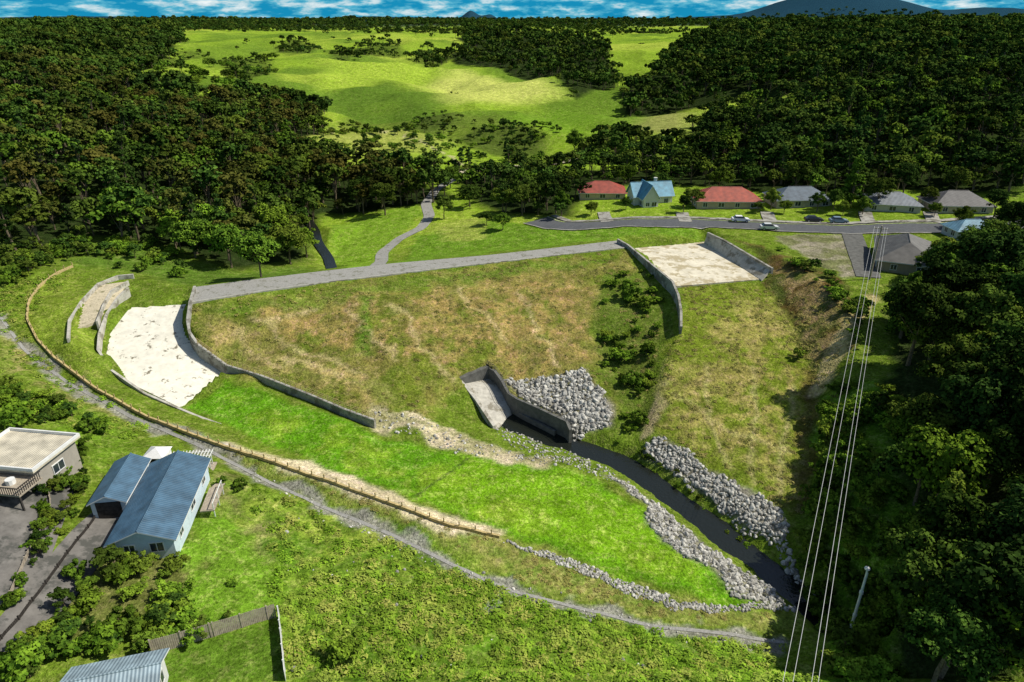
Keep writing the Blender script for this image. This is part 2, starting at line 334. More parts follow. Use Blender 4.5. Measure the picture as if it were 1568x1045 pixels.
# culvert outlet
wlf=PL([(702,580,4.3),(714,592,3.9),(730,612,3.0),(746,636,2.1),(757,652,1.4)])
wrt=PL([(746,561,4.8),(758,568,4.7),(769,583,4.2),(779,602,3.6),(793,611,3.5),(828,626,3.2),(868,645,3.0),(874,658,2.4)])
cul=bpy.data.objects.new('culvert_outlet',None);link(cul)
wall('wing_wall_near',wlf,3.9,.55,M['conc_l'],cul);wall('wing_wall_far',wrt,4.2,.5,M['conc_d'],cul)  # far wall's shade is put into its darker concrete colour
wall('headwall',[wlf[0]+Vector((0,0,.25)),wrt[0]+Vector((0,0,.2))],4.0,1.3,M['conc_d'],cul)
loft('outlet_apron',[p-Vector((0,0,.8)) for p in wlf],[p-Vector((0,0,2.2)) for p in wrt[:4]]+[P(785,638,-.1)],M['conc_l'],n=14,m=6,carve=.3,skirt=.3,parent=cul)
wall('fish_pass_baffle',PL([(770,612,1.6),(800,634,1.2),(850,660,.9)]),1.5,.35,M['conc_d'],cul)
mb=MB()
for a,b in zip(wrt[:-1],wrt[1:]):
    for k in range(max(1,int((b-a).length/1.5))):
        q=a.lerp(b,k/max(1,int((b-a).length/1.5)));mb.cyl(q,q+Vector((0,0,1.0)),.04,.04,5)
    for hh in(.5,1.0): mb.cyl(a+Vector((0,0,hh)),b+Vector((0,0,hh)),.035,.035,5)
mb.obj('handrail',[M['conc_d']],cul)
def strip(name,line,hw,mat,n=60,m=4,lift=0,carve=0):
    line=resample(line,n);A=[];B=[]
    for i,p in enumerate(line):
        a=line[max(0,i-1)];b=line[min(n-1,i+1)];t=Vector((b.x-a.x,b.y-a.y,0)).normalized();nn=Vector((-t.y,t.x,0))
        w=hw(i/(n-1)) if callable(hw) else hw
        A.append(p+nn*w);B.append(p-nn*w)
    return loft(name,A,B,mat,n=n,m=m,lift=lift,carve=carve,skirt=.05)
wm,nt,b=newmat('stream_water');b.inputs['Base Color'].default_value=(.014,.017,.013,1);b.inputs['Roughness'].default_value=.12
n1=N(nt,'ShaderNodeTexNoise');n1.inputs['Scale'].default_value=2.5;n1.inputs['Detail'].default_value=3;bp=N(nt,'ShaderNodeBump');bp.inputs['Distance'].default_value=.06
g_=N(nt,'ShaderNodeNewGeometry');nt.links.new(g_.outputs['Position'],n1.inputs['Vector']);nt.links.new(n1.outputs[0],bp.inputs['Height']);nt.links.new(bp.outputs[0],b.inputs['Normal'])
strip('stream_water',[p+Vector((0,0,.5)) for p in W['water']],lambda t:1.8+2.0*min(1,t*5),wm,n=60,m=2)
cr=[P(470,335,6.3),P(482,352,6.1),P(487,372,5.9),P(503,395,5.7),P(510,418,5.6)]
chan=[(p.x,p.y) for p in wlf]+[(p.x,p.y) for p in wrt[::-1]]
dw=np.full(GX.shape,1e9);wz=np.zeros(GX.shape);wr=resample(W['water'],90)
for i,p in enumerate(wr):
    d_=np.hypot(GX-p.x,GY-p.y);k_=d_<dw;dw=np.where(k_,d_,dw);wz=np.where(k_,p.z,wz)
hwid=1.5+1.4*(fbm(GX,GY,4,90)-.5)
Z=np.where(dw<6,np.minimum(Z,wz+np.clip((dw-hwid),0,9)*.85+.15),Z)
ins=inside(GX,GY,chan);Z=np.where(ins,np.minimum(Z,.0),Z)
dcr=dist(GX,GY,[(p.x,p.y) for p in cr],False)
Z=np.where(dcr<6,np.minimum(Z,5.2+np.clip(dcr-1.0,0,9)*.7),Z)
for V_,F_,dd in CARVE:
    t=BVHTree.FromPolygons([Vector(v) for v in V_],F_)
    xs_=[v[0] for v in V_];ys_=[v[1] for v in V_]
    i0,i1=np.searchsorted(XS,[min(xs_)-.5,max(xs_)+.5]);j0,j1=np.searchsorted(YS,[min(ys_)-.5,max(ys_)+.5])
    for j in range(j0,j1):
        for i in range(i0,i1):
            h=t.ray_cast(Vector((float(XS[i]),float(YS[j]),100)),dn)[0]
            if h: Z[j,i]=min(Z[j,i],h.z-dd)
# ---------------------------------------------------------------- ground colours
ex=(fbm(GX,GY,4,21)-.5);ey=(fbm(GX,GY,4,31)-.5)
fx_=(fbm(GX,GY,60,23)-.5);fy_=(fbm(GX,GY,60,33)-.5)
C=np.zeros((NY,NX,3));
def setc(mask,col):
    for k in range(3): C[...,k]=C[...,k]*(1-mask)+col[k]*mask
nearm=1-np.clip((GY-150)/40,0,1)
setc(np.ones_like(GX),(.19,.31,.018))
setc(np.clip((fbm(GX,GY,130,81)-.45)*5,0,1)*.8,(.30,.39,.04))
setc(np.clip((fbm(GX,GY,80,85)-.50)*7,0,1)*.8,(.085,.165,.015))  # darker green patches painted in for cloud shadow on pasture
setc(nearm,(.115,.18,.017))
def paint(poly,col,feather=1.5,k=1,wob=3,grain=0):
    poly=GL(poly) if not isinstance(poly,np.ndarray) else poly
    x0,y0=poly.min(0)-feather*2-wob;x1,y1=poly.max(0)+feather*2+wob
    i0,i1=np.searchsorted(XS,[x0,x1]);j0,j1=np.searchsorted(YS,[y0,y1]);sl_=(slice(j0,j1),slice(i0,i1))
    E,F_=(fx_,fy_) if wob>=5 and feather>=5 else (ex,ey)
    x=GX[sl_]+E[sl_]*wob*2;y=GY[sl_]+F_[sl_]*wob*2
    d=dist(x,y,poly);d=np.where(inside(x,y,poly),d,-d)
    m=np.clip(d/feather+.5,0,1)*k
    if grain: m=m*np.clip((fbm(x,y,grain,51)-.38)*5,0,1)
    for q in range(3): C[sl_][...,q]=C[sl_][...,q]*(1-m)+col[q]*m
def pline(line,w,col,k=1,wob=1,feather=.6):
    poly=GL(line)
    x0,y0=poly.min(0)-w*2-wob;x1,y1=poly.max(0)+w*2+wob
    i0,i1=np.searchsorted(XS,[x0,x1]);j0,j1=np.searchsorted(YS,[y0,y1]);sl_=(slice(j0,j1),slice(i0,i1))
    x=GX[sl_]+ex[sl_]*wob*2;y=GY[sl_]+ey[sl_]*wob*2
    m=np.clip((w-dist(x,y,poly,False))/feather+.5,0,1)*k
    for q in range(3): C[sl_][...,q]=C[sl_][...,q]*(1-m)+col[q]*m
S={
'forestL':[(0,50),(100,45),(260,50),(280,65),(240,100),(190,112),(250,140),(330,160),(375,155),(490,195),(500,210),(430,230),(470,255),(560,268),(600,264),(640,280),(690,302),(640,316),(560,328),(500,328),(470,345),(466,400),(350,414),(260,376),(120,364),(0,405)],
'forestR':[(1050,68),(1150,45),(1567,41),(1567,300),(1500,300),(1340,290),(1200,280),(1060,270),(1060,215),(1080,190),(1150,175),(1230,158),(1240,140),(1130,138),(1080,155),(1000,168),(960,162),(950,148),(1000,118),(1040,84)],
'forestC':[(700,62),(740,50),(830,62),(920,64),(930,90),(945,125),(880,150),(850,130),(770,115),(700,105),(680,92),(720,80)],
'c1':[(420,68),(450,60),(487,77),(470,87),(430,84)],'c2':[(500,82),(560,74),(610,70),(618,82),(560,90),(510,92)],
'c3':[(622,85),(660,75),(690,95),(660,108)],'c4':[(230,104),(250,110),(300,88),(330,97),(320,87),(280,80)],
'c5':[(340,97),(400,92),(420,112),(380,127),(345,117)],'c6':[(640,183),(700,180),(710,198),(660,208)],
'c7':[(710,212),(780,198),(830,212),(835,228),(760,230)],'c8':[(880,240),(900,225),(940,215),(1020,230),(1060,245),(1060,262),(960,255)],
'c9':[(380,160),(400,142),(440,152),(490,175),(480,187),(430,180)],
'forestM':[(690,275),(760,262),(870,262),(1060,262),(1200,275),(1340,290),(1340,306),(1180,296),(1000,284),(890,290),(880,335),(830,335),(760,330),(720,312)],
'forestE':[(1430,440),(1470,400),(1567,380),(1640,600),(1700,1044),(1400,1044),(1385,960),(1385,880),(1385,800),(1375,700),(1360,560),(1390,460)],
}
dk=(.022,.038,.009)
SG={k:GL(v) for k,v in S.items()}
paint([(640,125),(700,110),(830,135),(850,150),(780,165),(700,165)],(.44,.49,.10),25,.9,12)
paint([(440,215),(540,190),(700,215),(640,240),(500,228)],(.27,.31,.06),18,.8,8)
paint([(930,180),(1050,175),(1060,210),(940,212)],(.24,.25,.07),18,.8,8)
paint([(480,140),(600,120),(680,175),(560,190)],(.08,.155,.014),20,.85,10)  # cloud shade on the hillside painted as darker green, next patch too
paint([(280,70),(420,60),(400,95),(330,110)],(.11,.20,.016),20,.7,10)
paint([(860,165),(1000,175),(930,215),(850,215),(780,190)],(.12,.24,.013),12,.8,8)
paint([(500,100),(700,98),(640,125),(480,140)],(.27,.40,.03),12,.7,8)
paint([(560,170),(760,185),(850,215),(840,240),(700,215),(520,185)],(.10,.15,.02),8,.7,8)
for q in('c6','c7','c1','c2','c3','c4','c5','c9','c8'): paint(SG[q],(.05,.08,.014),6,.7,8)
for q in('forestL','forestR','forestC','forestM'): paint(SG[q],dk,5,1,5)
pline([(480,180),(530,205),(620,215),(690,240),(720,262)],.9,(.42,.38,.2),.7,2)
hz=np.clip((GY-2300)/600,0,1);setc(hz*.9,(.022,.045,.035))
hz=np.clip((GY-4200)/900,0,1);setc(hz,(.013,.045,.075))  # mountain ground tinted blue, distance haze put into the colour
# upstream
paint([(500,345),(640,312),(650,330),(600,370),(575,412),(525,415),(505,375)],(.15,.27,.018),2,1,3)
paint([(600,404),(640,362),(740,338),(860,345),(1060,347),(1080,362),(950,366),(750,388)],(.12,.23,.016),2)
paint([(665,350),(700,335),(740,335),(740,365),(690,372)],(.26,.32,.05),3,.8)
paint([(120,372),(260,385),(350,420),(470,410),(480,425),(300,438),(205,415),(110,405)],(.08,.15,.016),4,.9)
# dam face
DF=[(295,466),(600,424),(955,382),(1000,430),(1020,480),(985,660),(930,640),(700,600),(640,640),(570,640),(430,590),(347,570),(300,530)]
paint(DF,(.135,.17,.02),1.5)
paint(DF,(.29,.23,.07),2,.55,4,6)
paint([(390,470),(560,445),(760,430),(900,418),(905,540),(860,560),(700,578),(600,560),(480,540),(380,500)],(.36,.255,.085),5,.8,4,3)
paint([(330,500),(420,535),(540,570),(600,600),(560,620),(440,590),(350,550)],(.42,.32,.12),3,.8,4,2.5)
paint([(550,455),(572,455),(560,545),(545,540)],(.09,.20,.014),1.5,.8,2)
paint([(300,470),(600,430),(940,390),(940,400),(600,445),(320,490)],(.09,.17,.014),2,.7,3)
paint([(300,500),(350,540),(500,590),(700,600),(720,640),(620,625),(430,580),(310,530)],(.13,.2,.02),2,.55,4,2.5)
paint(DF,(.07,.12,.014),2,.35,3,1.6)
for s0 in((355,520,440,560),(440,545,520,580),(480,470,400,500),(600,470,690,590),(700,440,790,540),(380,490,560,575),(790,450,850,560),(530,470,600,560)): pline([s0[:2],s0[2:]],.4,(.46,.38,.17),.65,2.5)
paint([(930,420),(990,415),(1015,450),(1030,490),(1010,560),(990,660),(940,660),(930,600),(905,560),(905,500)],(.085,.14,.016),2,.8,3)
pline([(1043,505),(1025,560),(1008,620),(990,665)],.9,(.42,.34,.18),.8)
# chute
paint([(1040,440),(1168,430),(1215,500),(1240,560),(1245,650),(1230,790),(1195,775),(1110,730),(1000,668),(1020,560)],(.14,.19,.018),1.5)
paint([(1090,470),(1180,460),(1230,540),(1240,650),(1220,760),(1130,700),(1010,650),(1030,560),(1120,560)],(.34,.29,.085),4,.75,5,3)
for s0 in([(1150,560),(1155,640),(1150,740)],[(1215,590),(1200,680),(1190,770)],[(1030,600),(1120,660),(1210,690)],[(1080,560),(1090,650),(1120,720)]): pline(s0,.3,(.42,.38,.15),.6)
BK=[(1120,366),(1200,392),(1300,430),(1320,500),(1290,540),(1250,590),(1235,560),(1215,500),(1172,430),(1185,410)]
paint(BK,(.12,.085,.025),1.2)
paint(BK,(.07,.11,.018),1.2,.8,2,2.5)
paint([(1180,400),(1290,450),(1300,500),(1250,560),(1220,480)],(.36,.27,.11),1.2,.75,2,2)
paint([(1225,560),(1262,580),(1250,760),(1215,790),(1225,680)],(.13,.10,.025),1.5,.8)
paint([(1185,362),(1290,360),(1325,415),(1300,425),(1240,400)],(.28,.25,.18),1.5,.9,2)
paint([(1185,362),(1290,360),(1325,415),(1300,425),(1240,400)],(.12,.14,.04),1.5,.8,2,3)
pline([(1250,600),(1290,520),(1335,455)],1.3,(.50,.42,.18),.8)
paint([(1262,600),(1350,580),(1400,700),(1390,960),(1300,1044),(1260,900),(1240,850),(1252,760)],(.12,.24,.016),2,1,3)
# benches
FGP=[(330,740),(640,800),(790,900),(1000,968),(1210,990),(1300,1044),(440,1044),(425,930)]
paint(FGP,(.125,.25,.014),2)
paint(FGP,(.28,.33,.05),2,.65,4,6)
paint(FGP,(.075,.16,.012),2,.65,4,2)
paint(FGP,(.06,.135,.011),2,.6,4,9)
paint([(40,440),(110,420),(130,480),(160,590),(80,545),(45,490)],(.17,.24,.025),2,.8)
paint([(0,470),(60,560),(200,650),(120,620),(0,560)],(.33,.27,.11),2,.6,2,2)
paint([(200,640),(340,690),(560,775),(690,830),(800,890),(1000,940),(1210,965),(1210,935),(1060,930),(870,858),(765,820),(560,750),(340,672)],(.27,.27,.07),1.5,.85,2)
paint([(200,640),(340,690),(560,775),(690,830),(800,890),(1000,940),(1210,965),(1210,935),(1060,930),(870,858),(765,820),(560,750),(340,672)],(.10,.19,.018),1.5,.7,2,2.2)
paint([(290,625),(345,582),(570,662),(640,684),(700,697),(850,714),(930,745),(1000,797),(1080,865),(1150,922),(1110,930),(950,882),(760,812),(640,766),(430,688)],(.095,.24,.009),1,1,1.5)
paint([(700,700),(850,716),(940,760),(1060,860),(1100,915),(950,870),(760,800),(640,762)],(.16,.32,.012),3,.8,3)
paint([(340,600),(560,670),(1050,860),(1080,910),(760,795),(430,680)],(.21,.31,.025),2,.6,3,5)
paint([(568,618),(640,635),(700,664),(780,690),(850,700),(845,712),(760,704),(690,692),(640,665),(575,655)],(.56,.48,.31),.9,.9,2.5)
paint([(568,618),(640,635),(700,664),(780,690),(850,700),(845,712),(760,704),(690,692),(640,665),(575,655)],(.18,.20,.05),.9,.6,2.5,1.5)
paint([(430,703),(480,708),(560,740),(640,775),(765,812),(760,822),(690,815),(560,765),(430,716)],(.60,.52,.34),.8,.9,1.2)
pline([(340,680),(430,706),(560,748),(690,800),(765,815)],.7,(.55,.47,.28),.8,.6)
pline([(718,702),(630,765)],.13,(.03,.04,.02),.9,0,.3)
pline([(0,485),(40,540),(110,592),(200,640),(300,682),(400,735),(500,780),(600,820),(700,870),(780,905),(900,935),(1000,960),(1100,970),(1200,985)],.9,(.26,.25,.215),.85,2.5)
pline([(785,905),(760,925),(720,948)],.5,(.3,.29,.25),.7)
for q,f_ in(([(770,582),(895,565),(935,622),(938,652),(872,676),(865,640),(790,602)],1),([(985,690),(1010,670),(1060,698),(1112,735),(1195,778),(1206,815),(1190,828),(1130,790),(1090,755),(1040,725)],1),([(925,728),(955,738),(1010,775),(1070,828),(1130,868),(1195,908),(1200,925),(1130,915),(1090,870),(1040,850),(990,800),(990,770)],.9)):
    paint(q,(.2,.19,.14),.8,f_,1)
paint([(320,760),(395,830),(425,935),(300,965),(290,860)],(.13,.25,.018),1)
paint([(240,1000),(428,945),(436,1044),(240,1044)],(.09,.17,.015),.8,1,.3)
paint([(0,590),(120,620),(230,680),(160,720),(60,650),(0,650)],(.11,.20,.015),2,.8)
paint([(330,690),(400,770),(415,850),(380,820),(330,750)],(.22,.19,.08),1.5,.7,2,3)
paint([(170,790),(300,850),(280,960),(120,960),(60,1000),(110,890)],(.12,.13,.035),1.5,.8)
paint(SG['forestE'],(.03,.05,.012),2)
# ---------------------------------------------------------------- ground mesh
V=np.stack([GX,GY,Z],-1).reshape(-1,3)
idx=np.arange(NX*NY).reshape(NY,NX)
F=np.stack([idx[:-1,:-1],idx[:-1,1:],idx[1:,1:],idx[1:,:-1]],-1).reshape(-1,4)
me=bpy.data.meshes.new('ground');me.vertices.add(len(V));me.vertices.foreach_set('co',V.ravel())
me.loops.add(F.size);me.loops.foreach_set('vertex_index',F.ravel());me.polygons.add(len(F));me.polygons.foreach_set('loop_start',np.arange(0,F.size,4))
me.update(calc_edges=True);me.polygons.foreach_set('use_smooth',np.ones(len(F),bool))
at=me.attributes.new('tint','FLOAT_COLOR','POINT');at.data.foreach_set('color',np.concatenate([C.reshape(-1,3),np.ones((len(V),1))],1).ravel())
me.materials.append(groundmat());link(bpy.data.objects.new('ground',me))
# ---------------------------------------------------------------- draped ways
def drape(name,uv,hw,mat,lift=.08,m=6,off=0,step=1.0,xy=None):
    pl=[Vector((*q,0)) for q in (xy if xy is not None else [G(*a) for a in uv])]
    T=sum((b-a).length for a,b in zip(pl[:-1],pl[1:]));n=max(4,int(T/step));
    l=resample(pl,n)
    for _ in range(4): l=[l[0]]+[(l[i-1]+l[i]*2+l[i+1])/4 for i in range(1,n-1)]+[l[-1]]
    V=[];F=[]
    for i,p in enumerate(l):
        t=(l[min(n-1,i+1)]-l[max(0,i-1)]).normalized();nn=Vector((-t.y,t.x,0))
        for j in range(m+1):
            q=p+nn*(off+hw*(2*j/m-1));V.append((q.x,q.y,H(q.x,q.y)+lift))
    for i in range(n-1):
        for j in range(m): k=i*(m+1)+j;F.append((k,k+1,k+m+2,k+m+1))
    return mesh_obj(name,V,F,[mat]),l
ROAD=[(820,338),(850,345),(870,345),(960,342),(1070,343),(1180,349),(1300,353),(1450,350),(1567,343)]
ROADX=[(p[0],p[1]) for p in [G(*a) for a in ROAD]]+[(175,170)]
drape('road',None,3.6,M['asph'],.14,8,xy=ROADX)
drape('footpath',None,.8,M['conc'],.26,4,off=5.4,xy=ROADX)
drape('kerb',None,.12,M['conc_l'],.26,2,off=3.75,xy=ROADX);drape('kerb',None,.12,M['conc_l'],.26,2,off=-3.75,xy=ROADX)
drape('driveway',[(1303,356),(1312,380),(1330,425)],2.2,M['conc_d'],.12)
for u in(930,1050,1180,1330,1430): drape('driveway',[(u,341),(u-4,333),(u-6,326)],1.6,M['conc'],.2,4)
drape('driveway',[(190,775),(160,800),(115,860),(60,935),(0,1000)],2.3,M['drive'],.1)
drape('driveway',[(75,735),(45,785),(20,850),(-20,930)],3.2,M['drive'],.1)
drape('gravel_track',[(578,414),(585,388),(612,366),(645,350),(658,332),(652,312),(668,292),(700,275)],1.6,M['gravel'],.12)
drape('gravel_track',[(700,268),(760,252),(830,243),(890,238),(940,240),(1000,242)],3,M['gravel_t'],.5)
drape('drain_channel',[(0,485),(40,540),(110,592),(200,640),(300,682),(400,735),(500,780),(600,820),(700,870),(780,905),(900,935),(1000,960),(1100,970),(1200,985)],.25,M['gravel'],.05,4)
strip('creek_water',cr,1.3,wm,n=16,m=2)
bl=[(112,410),(85,422),(62,440),(45,465),(42,490),(58,522),(85,550),(150,597),(230,640),(340,683),(430,712),(560,757),(690,806),(765,822)]
bx=resample([Vector((*G(*a),0)) for a in bl],120)
for p in bx: p.z=H(p.x,p.y)+.42
wall('timber_edging_wall',bx,.7,.3,M['timber'])
mb=MB()
for i,p in enumerate(bx[::2]): mb.box((p.x,p.y,p.z),(.13,.13,1.3),0)
mb.obj('timber_edging_posts',[M['timber']])
sw=resample(PL([(303,527,9.6),(347,559,7.0),(400,575,6.4),(470,602,5.7),(530,627,5.1),(574,643,4.6)]),34)
mb=MB()
for i,p in enumerate(sw):
    mb.cyl(p,p+Vector((0,0,1.1)),.05,.05,5)
    if i:
        for hh in(.4,.75,1.1): mb.cyl(sw[i-1]+Vector((0,0,hh)),p+Vector((0,0,hh)),.03,.03,4)
mb.obj('spillway_railing',[M['timber']])
# ---------------------------------------------------------------- instancing
def gn_group(coll):
    g=bpy.data.node_groups.new('scatter','GeometryNodeTree')
    g.interface.new_socket('Geometry',in_out='INPUT',socket_type='NodeSocketGeometry');g.interface.new_socket('Geometry',in_out='OUTPUT',socket_type='NodeSocketGeometry')
    n=g.nodes;gi=n.new('NodeGroupInput');go=n.new('NodeGroupOutput');ip=n.new('GeometryNodeInstanceOnPoints');ci=n.new('GeometryNodeCollectionInfo')
    ci.inputs['Collection'].default_value=coll;ci.inputs['Separate Children'].default_value=True;ci.inputs['Reset Children'].default_value=True
    ip.inputs['Pick Instance'].default_value=True
    def na(nm):
        a=n.new('GeometryNodeInputNamedAttribute');a.data_type='FLOAT_VECTOR';a.inputs['Name'].default_value=nm
        return [o for o in a.outputs if o.enabled and o.name=='Attribute'][0]
    g.links.new(gi.outputs[0],ip.inputs['Points']);g.links.new(ci.outputs[0],ip.inputs['Instance'])
    g.links.new(na('rot'),ip.inputs['Rotation']);g.links.new(na('scl'),ip.inputs['Scale'])
    g.links.new(ip.outputs[0],go.inputs[0]);return g
def scatter(name,coll,P_,S_,tilt=0,full=False):
    P_=np.asarray(P_,float);n=len(P_)
    if n==0: return
    perm=rng.permutation(n);P_=P_[perm];S_=np.asarray(S_)[perm]
    me=bpy.data.meshes.new(name);me.vertices.add(n);me.vertices.foreach_set('co',P_.ravel())
    ro=np.zeros((n,3));ro[:,2]=rng.random(n)*6.283
    if full: ro=rng.random((n,3))*6.283
    elif tilt: ro[:,:2]=(rng.random((n,2))-.5)*tilt
    if S_.ndim==1: S_=np.stack([S_*(.85+.3*rng.random(n)),S_*(.85+.3*rng.random(n)),S_],1)
    a=me.attributes.new('rot','FLOAT_VECTOR','POINT');a.data.foreach_set('vector',ro.ravel())
    a=me.attributes.new('scl','FLOAT_VECTOR','POINT');a.data.foreach_set('vector',S_.ravel())
    o=bpy.data.objects.new(name,me);link(o);md=o.modifiers.new('scatter','NODES');md.node_group=gn_group(coll);return o
def tree_mesh(name,seed,h,r,nc,nl,ls,leaf,trunk=.35,shape='round',core=True):
    g=np.random.default_rng(seed)
    mb=MB()
    ch=h*(1-trunk);cz=h*trunk+ch*.5
    lean=g.normal(0,.25,2)
    prev=Vector((0,0,-.6))
    for k in range(1,5):
        q=Vector((lean[0]*k/4+g.normal(0,.06),lean[1]*k/4+g.normal(0,.06),h*.8*k/4));mb.cyl(prev,q,.26*h/9*(1-(k-1)*.22),.26*h/9*(1-k*.22),6,0);prev=q
    cl=[]
    for i in range(nc):
        d=g.normal(size=3);d/=np.linalg.norm(d)
        if d[2]<-.35: d[2]*=-1
        rr=g.uniform(.55,1.12)
        if shape=='cone':
            t=g.random()**.8;wr=r*(1-t*.85);a=g.random()*6.283;c=np.array([math.cos(a)*wr*g.uniform(.5,1),math.sin(a)*wr*g.uniform(.5,1),h*trunk*.7+t*(h*(1-trunk*.7))]);cr_=r*.30*(1.1-t*.6)
        else:
            lump=1+.28*math.sin(3*math.atan2(d[1],d[0])+seed)+.18*math.sin(5*d[2]+seed)
            c=np.array([d[0]*r*rr*lump*.8,d[1]*r*rr*lump*.8,cz+d[2]*ch*.5*rr*.9]);cr_=r*g.uniform(.17,.33)
        cl.append((c,cr_))
    for c,cr_ in cl[:8]:
        z0=h*g.uniform(.25,.5);mb.cyl((lean[0]*z0/h,lean[1]*z0/h,z0),tuple(c),.09*h/9,.03,4,0)
    V=list(mb.V);F=list(mb.F);I=list(mb.I)
    LV=[];k0=len(V)
    for c,cr_ in cl:
        n=int(nl*g.uniform(.7,1.3));d=g.normal(size=(n,3));d/=np.linalg.norm(d,axis=1)[:,None];d[:,2]=np.where(d[:,2]<-.3,-d[:,2],d[:,2])
        pos=c+d*cr_*g.uniform(.7,1.15,(n,1))*np.array([1,1,.75])
        nr=d+g.normal(0,.45,(n,3));nr[:,2]+=.25;nr/=np.linalg.norm(nr,axis=1)[:,None]
        a=np.cross(nr,g.normal(size=(n,3)));a/=np.linalg.norm(a,axis=1)[:,None];b_=np.cross(nr,a)
        s_=ls*g.uniform(.6,1.3,(n,1))
        q=np.stack([pos-a*s_*.5-b_*s_*.28,pos+a*s_*.5-b_*s_*.4,pos+a*s_*.42+b_*s_*.4,pos-a*s_*.5+b_*s_*.3],1);LV.append(q.reshape(-1,3))
    LV=np.concatenate(LV);V+=LV.tolist()
    for k in range(len(LV)//4): b0=k0+4*k;F.append((b0,b0+1,b0+2,b0+3));I.append(1)
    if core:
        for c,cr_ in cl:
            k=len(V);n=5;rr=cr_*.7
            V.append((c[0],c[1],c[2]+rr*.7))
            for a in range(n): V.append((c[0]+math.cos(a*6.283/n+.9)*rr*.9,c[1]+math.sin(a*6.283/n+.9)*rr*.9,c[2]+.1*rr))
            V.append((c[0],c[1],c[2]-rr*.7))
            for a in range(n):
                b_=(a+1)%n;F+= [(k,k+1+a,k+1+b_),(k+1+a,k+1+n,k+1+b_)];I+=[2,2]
    me=bpy.data.meshes.new(name);me.from_pydata([tuple(v) for v in V],[],F)
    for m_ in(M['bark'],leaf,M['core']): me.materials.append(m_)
    me.polygons.foreach_set('material_index',I);me.update();return me
def coll(name,meshes):
    c=bpy.data.collections.new(name)
    for i,m_ in enumerate(meshes): c.objects.link(bpy.data.objects.new(m_.name,m_))
    return c
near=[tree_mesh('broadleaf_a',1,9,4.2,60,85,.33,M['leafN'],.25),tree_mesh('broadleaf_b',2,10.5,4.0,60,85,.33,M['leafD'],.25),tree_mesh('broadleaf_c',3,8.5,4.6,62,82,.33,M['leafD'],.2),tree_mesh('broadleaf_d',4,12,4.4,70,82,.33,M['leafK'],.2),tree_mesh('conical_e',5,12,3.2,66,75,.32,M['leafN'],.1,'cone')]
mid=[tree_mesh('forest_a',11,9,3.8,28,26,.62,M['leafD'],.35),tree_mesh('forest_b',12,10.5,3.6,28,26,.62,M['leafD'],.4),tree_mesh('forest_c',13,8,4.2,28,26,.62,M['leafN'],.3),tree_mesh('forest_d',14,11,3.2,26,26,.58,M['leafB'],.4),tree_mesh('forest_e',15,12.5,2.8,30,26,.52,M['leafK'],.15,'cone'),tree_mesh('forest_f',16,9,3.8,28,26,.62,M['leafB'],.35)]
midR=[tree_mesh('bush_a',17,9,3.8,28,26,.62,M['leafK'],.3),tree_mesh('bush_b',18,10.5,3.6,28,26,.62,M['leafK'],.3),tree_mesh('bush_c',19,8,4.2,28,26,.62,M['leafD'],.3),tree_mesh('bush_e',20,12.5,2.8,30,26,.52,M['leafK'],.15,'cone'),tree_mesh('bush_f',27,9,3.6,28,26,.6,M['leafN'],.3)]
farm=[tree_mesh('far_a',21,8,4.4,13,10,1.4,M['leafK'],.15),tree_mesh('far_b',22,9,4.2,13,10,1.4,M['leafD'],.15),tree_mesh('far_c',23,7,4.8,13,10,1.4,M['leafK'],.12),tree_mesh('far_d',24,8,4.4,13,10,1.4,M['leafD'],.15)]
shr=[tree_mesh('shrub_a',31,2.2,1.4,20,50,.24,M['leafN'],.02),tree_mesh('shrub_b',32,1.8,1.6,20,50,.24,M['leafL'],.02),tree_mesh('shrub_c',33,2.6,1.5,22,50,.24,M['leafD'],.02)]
Cn,Cm,CmR,Cf,Cs=coll('near_tree_kinds',near),coll('forest_tree_kinds',mid),coll('bush_tree_kinds',midR),coll('far_tree_kinds',farm),coll('shrub_kinds',shr)
def fill(poly,sp0,spk,dens=1,nz=None,ymin=-1e9,ymax=1e9,wob=12):
    x0,y0=poly.min(0);x1,y1=poly.max(0);y0=max(y0,ymin);y1=min(y1,ymax);X=[];Y=[];SPS=[]
    y=y0
    while y<y1:
        sp=max(sp0,spk*abs(y));lim=abs(y)*.82+25
        a=max(x0,-lim);b_=min(x1,lim)
        if b_>a:
            n=len(np.arange(a,b_,sp));x=np.arange(a,b_,sp)+(rng.random(n)-.5)*sp*1.1;yy=y+(rng.random(n)-.5)*sp*1.1
            X.append(x);Y.append(yy);SPS.append(np.full(n,sp))
        y+=sp
    if not X: return np.zeros((0,2)),np.zeros(0)
    X=np.concatenate(X);Y=np.concatenate(Y);SPS=np.concatenate(SPS)
    wx=X+(fbm(X,Y,25,61)-.5)*wob;wy=Y+(fbm(X,Y,25,62)-.5)*wob
    k=inside(wx,wy,poly)&(rng.random(len(X))<dens)
    if nz: k&=(fbm(X,Y,nz[0],71)>nz[1])
    return np.stack([X[k],Y[k]],1),SPS[k]
def place(XY,SP,base,sref,jit=.3,sink=.2):
    z=Hn(XY[:,0],XY[:,1])-sink;s_=base*np.maximum(1,SP/sref)*(1+(rng.random(len(XY))-.5)*2*jit)
    return np.column_stack([XY,z]),s_
def forest(name,key,ymid=380,base=1.0,sp=5.5,dens=1,c=None,nz=None):
    A,s_=fill(SG[key],sp,.0,dens,ymax=ymid)
    if len(A): scatter(name,c or Cm,*place(A,s_,base*.9,sp,.45),tilt=.2)
    A,s_=fill(SG[key],6.8,.0138,dens,ymin=ymid,wob=30,nz=nz)
    if len(A): scatter(name,Cf,*place(A,s_,base*.95,9,.45))
